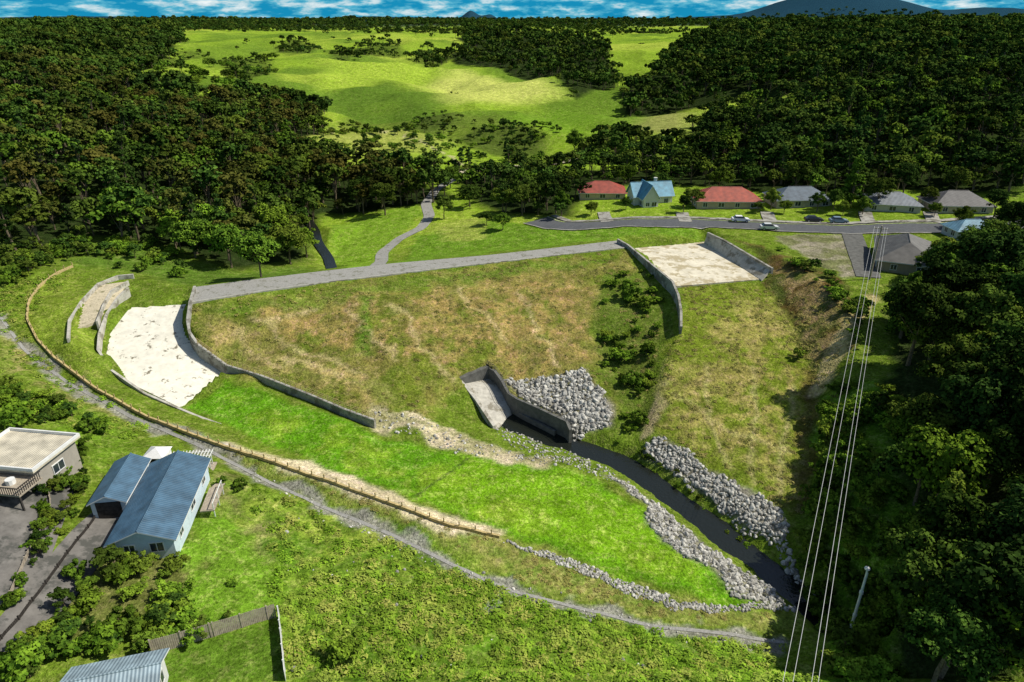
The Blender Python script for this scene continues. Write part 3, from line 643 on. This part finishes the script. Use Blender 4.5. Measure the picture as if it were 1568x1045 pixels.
forest('forest','forestL',nz=(70,.28));forest('forest','forestR',base=1.0,c=CmR,nz=(70,.30));forest('forest','forestC',300,.9,dens=.72);forest('forest','forestM',base=.8,sp=5.6,c=CmR)
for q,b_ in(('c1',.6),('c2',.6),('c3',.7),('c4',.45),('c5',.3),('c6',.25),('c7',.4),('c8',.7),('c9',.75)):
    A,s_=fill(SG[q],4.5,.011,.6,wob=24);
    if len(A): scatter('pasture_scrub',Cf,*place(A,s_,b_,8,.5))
big=np.array([(-3000,1300),(3000,1300),(5500,5000),(-5500,5000)])
A,s_=fill(big,22,.015,1,(420,.50));scatter('distant_trees',Cf,*place(A,s_,.75,17,.3))
big=np.array([(-3000,2500),(3000,2500),(5500,5600),(-5500,5600)])
A,s_=fill(big,30,.016,1,(700,.42));scatter('distant_trees',Cf,*place(A,s_,.75,18,.3))
big=np.array([(-330,330),(330,330),(900,1300),(-900,1300)]);A,s_=fill(big,16,.03,.05);ok=~inside(A[:,0],A[:,1],SG['forestL']);A,s_=A[ok],s_[ok];scatter('paddock_trees',Cf,*place(A,s_,.5,20,.4))
A,s_=fill(SG['forestE'],6.1,0,1,wob=6);scatter('wood',Cn,*place(A,s_,.88,6.1,.35),tilt=.2)
def shrubs(name,uvpoly,n,s0,s1,c=None):
    poly=GL(uvpoly);x0,y0=poly.min(0);x1,y1=poly.max(0);x=rng.uniform(x0,x1,n*5);y=rng.uniform(y0,y1,n*5);k=inside(x,y,poly)&(rng.random(len(x))<np.clip((fbm(x,y,6,77)-.3)*3,.1,1));x=x[k][:n];y=y[k][:n]
    scatter(name,c or Cs,np.column_stack([x,y,Hn(x,y)-.06]),rng.uniform(s0,s1,len(x)),tilt=.2)
Cb=coll('bank_scrub_kinds',[shr[1],shr[0],shr[1]])
shrubs('slope_scrub',[(935,420),(990,415),(1012,450),(1020,490),(1000,560),(985,665),(945,665),(935,620),(905,560),(905,520)],60,.2,.8,Cb)
shrubs('bank_scrub',[(1262,600),(1345,560),(1395,700),(1390,850),(1380,1044),(1290,1044),(1270,960),(1230,860),(1250,760)],190,.4,1.2,Cb)
shrubs('bank_scrub',[(1185,380),(1290,430),(1330,470),(1310,540),(1290,470),(1240,430)],60,.3,.9)
shrubs('creek_scrub',[(940,670),(1000,690),(1060,740),(1150,830),(1200,870),(1160,850),(1080,790),(1000,720)],80,.15,.4)
shrubs('garden_scrub',[(120,860),(280,870),(300,980),(220,1000),(110,1000),(40,1044),(20,1010),(90,930)],45,.4,1.0)
shrubs('garden_scrub',[(60,740),(110,700),(140,720),(120,790),(70,850),(20,930),(0,940),(50,830)],50,.3,.7)
shrubs('garden_scrub',[(0,590),(60,600),(140,640),(200,680),(140,710),(100,650),(0,650)],50,.3,.9)
shrubs('pasture_scrub',[(520,185),(860,200),(860,240),(600,250),(480,225)],130,.8,1.6,Cs)
shrubs('pasture_scrub',[(230,110),(420,90),(430,130),(330,150)],60,1.2,3,Cs)
shrubs('forest_edge_scrub',[(0,390),(120,366),(260,380),(300,428),(200,413),(100,403),(20,440),(0,460)],110,.5,1.3)
def weed(seed,mat,hh):
    g=np.random.default_rng(seed);V=[];F=[]
    for i in range(60):
        a=g.random()*6.283;rr=g.random()**.6*.6;p=np.array([math.cos(a)*rr,math.sin(a)*rr,hh*(1-rr*rr*2)*g.uniform(.5,1)+.03])
        n=np.array([p[0]*.8,p[1]*.8,1])+g.normal(0,.35,3);n/=np.linalg.norm(n);u=np.cross(n,g.normal(size=3));u/=np.linalg.norm(u);w=np.cross(n,u);s_=g.uniform(.08,.16)
        k=len(V);V+=[tuple(p-u*s_),tuple(p-w*s_*.5),tuple(p+u*s_),tuple(p+w*s_*.5)];F.append((k,k+1,k+2,k+3))
    me=bpy.data.meshes.new('weed');me.from_pydata(V,[],F);me.materials.append(mat);return me
Ct=coll('weed_kinds',[weed(i,M['weed'],.34) for i in range(3)]);Cd=coll('dry_tuft_kinds',[weed(i+5,M['drygrass'],.25) for i in range(3)])
shrubs('rough_grass',[(380,735),(620,838),(790,915),(1000,968),(1210,990),(1260,1044),(440,1044),(425,930)],1500,.4,1.7,Ct)
shrubs('rough_grass',[(340,690),(560,775),(690,830),(800,890),(1000,940),(1210,965),(1210,940),(1060,940),(870,865),(765,825),(560,765),(340,685)],700,.3,.9,Cd)
shrubs('rough_grass',[(0,430),(110,420),(45,490),(80,560),(230,655),(160,690),(0,600)],800,.6,1.4,Ct)
shrubs('slope_grass',DF,1000,.3,1.0,Cd)
shrubs('slope_grass',[(1040,440),(1168,430),(1300,470),(1310,600),(1245,650),(1230,790),(1195,775),(1110,730),(1000,668),(1020,560)],800,.3,1.0,Cd)
def rock(seed):
    g=np.random.default_rng(seed)
    bm=bmesh.new();bmesh.ops.create_icosphere(bm,subdivisions=2,radius=.5)
    sc=g.uniform(.6,1.15,3);cuts=[(g.normal(size=3),g.uniform(.25,.42)) for _ in range(7)]
    for v in bm.verts:
        p=np.array(v.co)
        for n_,d_ in cuts:
            n_=n_/np.linalg.norm(n_);t=p@n_
            if t>d_: p=p-n_*(t-d_)
        v.co=Vector(p*sc)
    me=bpy.data.meshes.new('stone');bm.to_mesh(me);bm.free();me.materials.append(M['rock']);return me
Cr=coll('stone_kinds',[rock(i) for i in range(6)])
def rocks(name,uv,n,s0,s1):
    poly=GL(uv);x0,y0=poly.min(0);x1,y1=poly.max(0);x=rng.uniform(x0,x1,n*8);y=rng.uniform(y0,y1,n*8)
    k=inside(x+(fbm(x,y,2,5)-.5)*2,y+(fbm(x,y,2,6)-.5)*2,poly);x=x[k][:n];y=y[k][:n]
    s_=rng.uniform(0,1,len(x))**2.2*(s1-s0)+s0
    scatter(name,Cr,np.column_stack([x,y,Hn(x,y)+s_*.05]),s_,full=True)
rocks('riprap',[(770,582),(895,565),(935,622),(938,652),(872,676),(865,640),(790,602)],1500,.35,1.1)
rocks('riprap',[(985,686),(1010,670),(1060,698),(1112,735),(1195,778),(1206,815),(1190,838),(1130,796),(1085,762),(1035,728)],1300,.28,.85)
rocks('riprap',[(925,728),(955,738),(1010,775),(1070,828),(1130,868),(1195,908),(1200,925),(1130,915),(1090,870),(1040,850),(990,800),(990,770)],1300,.22,.85)
rocks('riprap',[(1190,835),(1200,820),(1215,850),(1240,880),(1255,912),(1230,905),(1205,880)],120,.25,.9)
rocks('riprap',[(748,650),(770,648),(830,682),(920,712),(965,742),(930,735),(830,702),(765,672)],400,.2,.6)
rocks('stone_lined_drain',[(770,826),(870,853),(965,897),(1060,928),(1215,923),(1215,936),(1060,940),(960,909),(865,865)],1200,.2,.6)
rocks('loose_stones',[(572,622),(640,638),(700,666),(780,692),(850,702),(845,714),(760,706),(690,694),(640,668),(575,655)],200,.15,.7)
rocks('drain_stones',[(380,720),(500,775),(700,865),(800,905),(1000,955),(1200,980),(1200,990),(1000,966),(790,915),(690,878),(490,788),(380,732)],500,.12,.4)
rocks('loose_stones',[(440,760),(1200,1000),(1100,1040),(440,1040)],60,.2,.7)
def tree(name,me_,uv=None,s=1,xy=None):
    x,y=xy or G(*uv);o=bpy.data.objects.new(name,me_);link(o);o.location=(x,y,H(x,y)-.15);o.rotation_euler=(0,0,random.random()*6.28);o.scale=(s*random.uniform(.9,1.1),s*random.uniform(.9,1.1),s)
lt=tree_mesh('light_tree',41,11,4.2,70,85,.33,M['leafL'],.15);lt2=tree_mesh('light_tree_b',42,9,4.4,70,85,.33,M['leafN'],.15)
for u,v,s_ in[(745,345,.45),(770,352,.5),(680,335,.6),(860,330,.7),(800,330,.8),(770,325,.8),(835,318,.9),(720,318,.8),(690,290,.8),(880,232,1.1),(955,288,.8),(1215,300,.8),(1250,325,.5),(1060,318,.6),(1180,322,.6),(1340,322,.7),(905,330,.4),(1560,362,.8),(1470,352,.6),(1290,330,.4),(1540,375,.8),(480,250,1),(590,330,.8),(550,325,.9),(1420,318,.5),(1520,335,.6),(1010,300,.8),(1100,296,.8),(1380,306,.8),(1460,306,.8),(1275,324,.55),(1320,330,.5),(1200,328,.4),(1046,326,.4),(958,322,.35),(1430,332,.4),(1535,350,.6),(1160,326,.35)]:
    tree('broadleaf_tree',random.choice(near[:4]+[lt2]),(u,v),s_)
for u,v,s_ in[(1300,318,1.1),(1240,282,1.2),(955,262,.9)]: tree('tall_tree',near[4],(u,v),s_)
for u,v,s_ in[(400,425,1),(445,405,1.05),(355,410,1.1),(300,395,1),(420,380,1),(330,375,.9),(470,395,.7),(270,380,.8)]: tree('broadleaf_tree',random.choice((lt,lt2,lt2)),(u,v),s_)
for u,v,s_ in[(1425,800,1.1),(1400,960,1.05),(1490,960,1.0),(1510,1040,1.0),(1430,1044,.8),(1340,640,.4),(1345,730,.35),(1450,900,1),(1400,720,.9)]: tree('broadleaf_tree',random.choice((lt,lt2,near[1])),(u,v),s_)
for u,v,s_ in[(1390,560,1.1),(1480,560,1.15),(1540,540,1.2),(1430,500,1),(1500,470,1.1),(1545,700,1.2),(1380,500,.8),(1440,640,1.1),(1530,630,1.2),(1480,720,1.1)]: tree('broadleaf_tree',random.choice((near[3],near[1])),(u,v),s_)
for u,v,s_ in[(30,650,1.6),(120,700,1.2),(175,880,1.3),(250,960,1.3),(195,970,1.3),(160,990,1.2),(140,930,1),(90,1000,1.2),(40,1030,1.3),(290,960,1),(530,1010,1.2),(100,750,.8),(85,800,.7),(350,950,.4),(370,750,.7),(355,895,.4),(965,455,1.5),(985,470,1.2),(950,555,1.4),(990,545,1.1),(968,590,1.2),(980,650,1),(1222,548,.9),(1290,1000,1.2),(305,975,.8),(340,745,.6),(1240,790,.8)]:
    tree('shrub',random.choice(shr),(u,v),s_)
# ---------------------------------------------------------------- buildings
def house(name,cx,cy,z,ang,Ln,Wd,hw,rise,roofc,wallc,hip=False,ov=.5,garage=None,chim=False,flat=False,wins=True,bury=1.2):
    e=bpy.data.objects.new(name,None);link(e);e.location=(cx,cy,z);e.rotation_euler=(0,0,ang)
    rm=roofmat(name+'_roofing',roofc);wmt=simple(name+'_cladding',wallc,.75,.1,1.5,det=3)
    a,b_=Ln/2,Wd/2
    mb=MB();mb.box((0,0,(hw-bury)/2),(Ln,Wd,hw+bury),0)
    if not hip and not flat: mb.poly([(-a,-b_,hw),(-a,b_,hw),(-a,0,hw+rise*.97),(a,-b_,hw),(a,b_,hw),(a,0,hw+rise*.97)],[(1,0,2),(3,4,5)],0)
    mb.obj('walls',[wmt],e)
    mb=MB();A,B=a+ov,b_+ov;ze=hw-rise*ov/b_*.8;th=.14
    if flat:
        mb.box((0,0,hw+.12),(2*A,2*B,.22),0)
        for q in((0,B-.1,2*A,.2),(0,-B+.1,2*A,.2),(A-.1,0,.2,2*B-.42),(-A+.1,0,.2,2*B-.42)): mb.box((q[0],q[1],hw+.42),(q[2],q[3],.36),1)
    else:
        k=(A-B*.95) if hip else A
        mb.poly([(-A,-B,ze),(A,-B,ze),(A,B,ze),(-A,B,ze),(-k,0,hw+rise),(k,0,hw+rise)],[(0,1,5,4),(2,3,4,5)]+([(1,2,5),(3,0,4)] if hip else []),0)
        mb.poly([(-A,-B,ze-th),(A,-B,ze-th),(A,B,ze-th),(-A,B,ze-th),(-k,0,hw+rise-th),(k,0,hw+rise-th)],[(4,5,1,0),(5,4,3,2)]+([(5,2,1),(4,0,3)] if hip else []),0)
        mb.poly([(-A,-B,ze),(A,-B,ze),(A,-B,ze-th),(-A,-B,ze-th)],[(0,3,2,1)],1);mb.poly([(-A,B,ze),(A,B,ze),(A,B,ze-th),(-A,B,ze-th)],[(0,1,2,3)],1)
        if not hip:
            for sx in(-A,A): mb.poly([(sx,-B,ze),(sx,0,hw+rise),(sx,B,ze),(sx,B,ze-th),(sx,0,hw+rise-th),(sx,-B,ze-th)],[(0,1,4,5),(1,2,3,4)],1)
        else:
            for sx in(-A,A): mb.poly([(sx,-B,ze),(sx,B,ze),(sx,B,ze-th),(sx,-B,ze-th)],[(0,1,2,3)],1)
        mb.cyl((-k,0,hw+rise+.02),(k,0,hw+rise+.02),.09,.09,6,0)
    mb.obj('roof',[rm,M['white']],e)
    if wins:
        mb=MB()
        def win(x,y,w,h_,face,zc=1.5):
            if face=='y':
                s_=1 if y>0 else -1
                mb.box((x,y+s_*.03,zc),(w,.06,h_),0);mb.box((x,y+s_*.045,zc+h_/2+.04),(w+.2,.1,.09),1);mb.box((x,y+s_*.045,zc-h_/2-.04),(w+.2,.12,.09),1)
                for q in(-w/2-.04,0,w/2+.04): mb.box((x+q,y+s_*.05,zc),(.07,.1,h_-.002),1)
            else:
                s_=1 if x>0 else -1
                mb.box((x+s_*.03,y,zc),(.06,w,h_),0);mb.box((x+s_*.045,y,zc+h_/2+.04),(.1,w+.2,.09),1);mb.box((x+s_*.045,y,zc-h_/2-.04),(.12,w+.2,.09),1)
                for q in(-w/2-.04,0,w/2+.04): mb.box((x+s_*.05,y+q,zc),(.1,.07,h_-.002),1)
        nw=max(2,int(Ln/3.6))
        for i in range(nw):
            x=-a+Ln*(i+.5)/nw
            win(x,-b_,1.5 if i%2 else 1.1,1.1,'y')
            if i==1: mb.box((x,b_+.04,1.05),(.95,.08,2.1),1)
            else: win(x,b_,1.6,1.2,'y')
        if garage!='-x': win(-a,-Wd*.22,1.3,1.1,'x');win(-a,Wd*.22,1.0,1.0,'x')
        win(a,0,1.6,1.1,'x')
        mb.obj('windows_and_doors',[M['glass'],M['white']],e)
    if garage=='-x':
        mb=MB();mb.box((-a-.04,0,1.1),(.08,Wd*.72,2.2),0)
        for q in range(4): mb.box((-a-.09,0,.3+q*.55),(.04,Wd*.7,.46),0)
        mb.obj('garage_door',[M['dark']],e)
    if chim:
        mb=MB();mb.box((a*.3,b_*.3,hw+rise*.9),(.7,.7,2.2),0);mb.box((a*.3,b_*.3,hw+rise*.9+1.15),(.9,.9,.14),0);mb.obj('chimney',[wmt],e)
    return e
blue=(.055,.12,.185)
house('blue_roofed_house',-40.05,63.0,7.9,math.radians(98.5),14.0,6.2,2.7,1.35,blue,(.54,.64,.70))
house('blue_roofed_garage',-46.4,66.1,8.4,math.radians(98.5),8.0,3.7,2.3,.9,blue,(.52,.62,.68),garage='-x',wins=False,ov=.3)
mb=MB()
for i in range(5):
    for j in range(3): mb.box((-2.6+i*1.3,-1.2+j*1.2,1.2),(.12,.12,2.4),0)
for j in range(3): mb.box((0,-1.2+j*1.2,2.46),(6,.12,.14),0)
for i in range(14): mb.box((-2.9+i*.45,0,2.6),(.08,3.2,.12),0)
mb.box((0,0,.1),(6.2,3.4,.2),1)
pg=mb.obj('pergola',[M['white'],M['fence']]);pg.location=(-41.5,73.0,H(-41.5,73.0)-.5);pg.rotation_euler=(0,0,.12);pg.scale=(.9,.8,.85)
mb=MB();mb.box((0,0,.9),(2.4,2.4,1.8),0);mb.poly([(-1.4,-1.4,1.8),(1.4,-1.4,1.8),(1.4,1.4,1.8),(-1.4,1.4,1.8),(0,0,2.6)],[(0,1,4),(1,2,4),(2,3,4),(3,0,4)],0);mb.box((0,-1.22,.85),(.8,.06,1.6),1);gz=mb.obj('garden_shed',[M['white'],M['dark']]);gz.location=(-45.6,73.2,H(-45.6,73.2))
mb=MB();mb.box((0,0,.5),(4.5,1.6,.15),0)
for x in(-2.1,0,2.1): mb.box((x,-.7,.5),(.1,.1,2.0),1)
mb.box((0,-.72,1.5),(4.5,.08,.08),1)
for i in range(4): mb.box((2.6+i*.3,0,.4-i*.13),(.3,1.2,.08),0)
sd_=mb.obj('side_deck',[M['fence'],M['white']]);sd_.location=(-35.7,65.5,7.9);sd_.rotation_euler=(0,0,math.radians(98.5))
house('flat_roofed_house',-58.0,67.5,10.6,math.radians(-8),8.5,6.5,3.2,0,(.55,.5,.38),(.34,.31,.26),flat=True)
mb=MB()
mb.box((0,0,2.6),(8.5,3.4,.2),0)
for x in(-4.1,-1.4,1.4,4.1): mb.box((x,-1.6,1.0),(.18,.18,3),1)
for x in np.arange(-4.2,4.3,.28): mb.box((x,-1.65,3.15),(.06,.06,.9),1)
for y in np.arange(-1.4,1.5,.28): mb.box((4.2,y,3.15),(.06,.06,.9),1)
mb.box((0,-1.65,3.6),(8.6,.12,.08),1);mb.box((4.2,0.06,3.6),(.12,3.2,.08),1);mb.box((-1,.2,3.0),(1.6,.8,.7),2);mb.cyl((1.6,.2,2.7),(1.6,.2,3.3),.5,.5,10,2)
dk_=mb.obj('timber_deck',[M['fence'],M['dark'],M['white']]);dk_.location=(-57.6,62.3,10.4);dk_.rotation_euler=(0,0,math.radians(-8))
house('corner_house',-32.2,38.2,9.0,math.radians(15),6.5,4.0,2.7,.9,(.26,.34,.38),(.6,.6,.58))
house('red_roofed_house',26.3,200,12.6,math.radians(-3),13,9,2.6,2.3,(.30,.055,.03),(.5,.4,.28),hip=True)
house('blue_gabled_house',38.5,190,13.2,math.radians(10),11,6,3.2,3.0,(.10,.28,.38),(.62,.60,.52),chim=True)
house('blue_gabled_annex',37.0,187,13.2,math.radians(100),7.5,4.2,3.4,3.2,(.10,.28,.38),(.62,.60,.52))
house('red_roofed_house',58,184.5,13.9,math.radians(-2),17,9.5,2.7,2.6,(.33,.06,.03),(.45,.36,.26),hip=True)
house('grey_roofed_house',77.5,184,14.3,math.radians(3),15,9,2.7,2.4,(.09,.12,.15),(.42,.38,.3),hip=True)
house('pale_roofed_house',98,176,15,math.radians(-14),13,9,2.7,2.2,(.15,.17,.19),(.5,.47,.4),hip=True)
house('dark_roofed_house',114,174,15.3,math.radians(-4),14,9.5,2.7,2.6,(.09,.085,.08),(.5,.42,.3),hip=True)
house('grey_tiled_house',80.2,133.5,14.8,math.radians(65),17,10.5,2.8,2.6,(.10,.095,.085),(.34,.27,.18),hip=True)
house('small_blue_house',104,151,15,math.radians(0),9,6,2.6,1.7,(.12,.25,.33),(.5,.5,.5),hip=True)
for i,(x,y) in enumerate([(205,262),(225,290),(215,240),(330,420),(420,520)]): house('hillside_house',x,y,H(x,y)+4,i*.7,11,7,3.5,2.0,[(.2,.2,.21),(.12,.13,.15),(.3,.28,.26)][i%3],(.4,.38,.34),hip=True,wins=False,bury=6)
# ---------------------------------------------------------------- fences
def paling(name,uv,h_,mat,gap=.16,post=2.4,w=.88):
    l=[Vector((*G(*a),0)) for a in uv];mb=MB()
    for a,b_ in zip(l[:-1],l[1:]):
        d=(b_-a);n=int(d.length/gap);ang=math.atan2(d.y,d.x)
        for i in range(n):
            q=a+d*(i/n);mb.box((q.x,q.y,H(q.x,q.y)+h_/2+random.uniform(-.02,.02)),(gap*w,.03,h_),0,ang)
        for i in range(int(d.length/post)+1):
            q=a+d*min(1,i*post/d.length);mb.box((q.x,q.y,H(q.x,q.y)+h_/2+.05),(.12,.14,h_+.1),0,ang)
    return mb.obj(name,[mat])
paling('paling_fence',[(235,1003),(330,975),(425,945)],1.7,M['fence'])
paling('white_fence',[(428,946),(432,980),(438,1044)],1.4,M['white'],gap=.15,post=2,w=.95)
paling('garden_wall',[(150,790),(90,870),(30,950),(0,985)],.5,M['dark'],gap=.2)
paling('garden_wall',[(75,745),(80,790),(40,860),(10,930)],.6,M['fence'],gap=.2)
# ---------------------------------------------------------------- power line
px,py=68.0,122.5;pz=H(px,py)
pp=bpy.data.objects.new('power_pole',None);link(pp);pp.location=(px,py,pz)
dr=Vector((19.5-px,31.6-py,0)).normalized();nr=Vector((-dr.y,dr.x,0))
mb=MB();mb.cyl((0,0,-1),(0,0,10.5),.2,.13,8);mb.obj('pole',[M['fence']],pp)
mb=MB();an=math.atan2(nr.y,nr.x);mb.box((0,0,9.9),(2.6,.14,.14),0,an);mb.box((0,0,8.6),(2.0,.12,.12),0,an);mb.obj('crossarms',[M['fence']],pp)
mb=MB();offs=[(-1.2,9.9),(-.6,9.9),(.5,9.9),(.9,9.9)]
for o_,z_ in offs: mb.cyl((nr.x*o_,nr.y*o_,z_+.07),(nr.x*o_,nr.y*o_,z_+.3),.07,.05,6)
mb.obj('insulators',[M['white']],pp)
cu=bpy.data.curves.new('power_lines','CURVE');cu.dimensions='3D';cu.bevel_depth=.019
for o_,z_ in offs:
    a=Vector((px,py,pz+z_+.3))+nr*o_;b_=Vector((px,py,0))+dr*125+nr*o_;b_.z=19+(.3 if o_>0 else 0)
    sp=cu.splines.new('POLY');sp.points.add(40)
    for i in range(41):
        t=i/40;q=a.lerp(b_,t);q.z-=4*t*(1-t)*1.5;sp.points[i].co=(*q,1)
cu.materials.append(M['wire']);link(bpy.data.objects.new('power_lines',cu))
x2,y2=(px+dr.x*125,py+dr.y*125);mb=MB();mb.cyl((x2,y2,H(x2,y2)-1),(x2,y2,19),.2,.13,8);mb.box((x2,y2,18.6),(2.6,.14,.14),0,an);mb.obj('utility_pole',[M['fence']])
lx,ly=G(1302,965);mb=MB();mb.cyl((0,0,-.5),(0,0,9.2),.17,.12,10,0);mb.cyl((0,0,0),(0,0,.5),.24,.2,10,0);mb.cyl((0,0,9.1),(-.1,0,9.9),.12,.06,8,0);mb.cyl((-.1,0,9.7),(-.1,0,9.82),.28,.28,10,0);mb.cyl((-.1,0,9.82),(-.1,0,10.0),.24,.08,10,0)
for z_ in(2,3.2,6.4): mb.cyl((0,0,z_),(0,0,z_+.35),.2,.2,8,0)
lp=mb.obj('lamp_post',[M['white']]);lp.location=(lx,ly,H(lx,ly))
# ---------------------------------------------------------------- cars
def car(name,x,y,ang,col):
    mb=MB();W2=.88
    prof=[(-2.15,.35),(-2.2,.75),(-2.05,.95),(-1.3,1.0),(1.0,.98),(1.9,.85),(2.18,.65),(2.15,.35)]
    n=len(prof);vs_=[(a,-W2,z) for a,z in prof]+[(a,W2,z) for a,z in prof]
    mb.poly(vs_,[tuple(range(n)),tuple(range(2*n-1,n-1,-1))]+[(i,n+i,n+(i+1)%n,(i+1)%n) for i in range(n)],0)
    cb=[(-1.75,.96),(-1.3,1.42),(.35,1.46),(1.1,.98)]
    vs_=[(a,-(.84 if z<1.1 else .66),z) for a,z in cb]+[(a,(.84 if z<1.1 else .66),z) for a,z in cb]
    mb.poly(vs_,[(0,1,2,3),(7,6,5,4),(0,4,5,1),(1,5,6,2),(2,6,7,3)],1)
    mb.box((-.47,0,1.465),(1.6,1.3,.04),0)
    for a in(-1.35,1.35):
        for s_ in(-1,1): mb.cyl((a,s_*.72,.33),(a,s_*.92,.33),.33,.33,12,2);mb.cyl((a,s_*.921,.33),(a,s_*.935,.33),.18,.18,8,3)
    for s_ in(-.6,.6): mb.box((2.17,s_,.72),(.05,.35,.13),3);mb.box((-2.19,s_,.78),(.05,.3,.14),4)
    pm=simple(name+'_paint',col,.3,.03,1,spec=.5,det=1)
    o=mb.obj(name,[pm,M['glass'],M['rubber'],M['metal'],simple('tail_lamp',(.4,.02,.02),.4,det=1)]);o.location=(x,y,H(x,y)+.16);o.rotation_euler=(0,0,ang)
for u,v,c_ in((1133,341,(.8,.8,.8)),(1177,353,(.6,.62,.62)),(1245,340,(.04,.045,.05)),(1283,342,(.2,.28,.36))):
    x,y=G(u,v);car('parked_car',x,y,math.radians(-6),c_)
# ---------------------------------------------------------------- light & sky
el=math.radians(50);az=math.radians(88)
sd=Vector((math.sin(az)*math.cos(el),math.cos(az)*math.cos(el),math.sin(el)))
ld=bpy.data.lights.new('sun','SUN');ld.energy=5;ld.angle=math.radians(.5);ld.color=(1,.95,.85)
so=bpy.data.objects.new('sun',ld);link(so);so.rotation_euler=(-sd).to_track_quat('-Z','Y').to_euler()
w=bpy.data.worlds.new("World");SC.world=w;w.use_nodes=True;nt=w.node_tree;bg=nt.nodes['Background'];bg.inputs[1].default_value=.085
sk=nt.nodes.new('ShaderNodeTexSky');sk.sky_type='NISHITA';sk.sun_disc=False;sk.sun_elevation=el;sk.sun_rotation=az
tc=N(nt,'ShaderNodeTexCoord');mp=N(nt,'ShaderNodeMapping');mp.inputs['Scale'].default_value=(22,22,90);nt.links.new(tc.outputs['Generated'],mp.inputs[0])
n1=N(nt,'ShaderNodeTexNoise');n1.inputs['Scale'].default_value=1;n1.inputs['Detail'].default_value=7;n1.inputs['Roughness'].default_value=.6;nt.links.new(mp.outputs[0],n1.inputs['Vector'])
rp=ramp(nt,n1.outputs[0],[(.43,(.1,3.2,5.8)),(.52,(1.2,5.4,7.4)),(.60,(6.0,8.2,9.0)),(.70,(10,10.8,11))])
sx=N(nt,'ShaderNodeSeparateXYZ');nt.links.new(tc.outputs['Generated'],sx.inputs[0])
mr=N(nt,'ShaderNodeMapRange');mr.inputs[1].default_value=.08;mr.inputs[2].default_value=.3;mr.inputs[3].default_value=1;mr.inputs[4].default_value=0;nt.links.new(sx.outputs[2],mr.inputs[0])
mx=N(nt,'ShaderNodeMix',data_type='RGBA');nt.links.new(mr.outputs[0],mx.inputs[0]);nt.links.new(sk.outputs[0],mx.inputs[6]);nt.links.new(rp.outputs[0],mx.inputs[7]);nt.links.new(mx.outputs[2],bg.inputs[0])
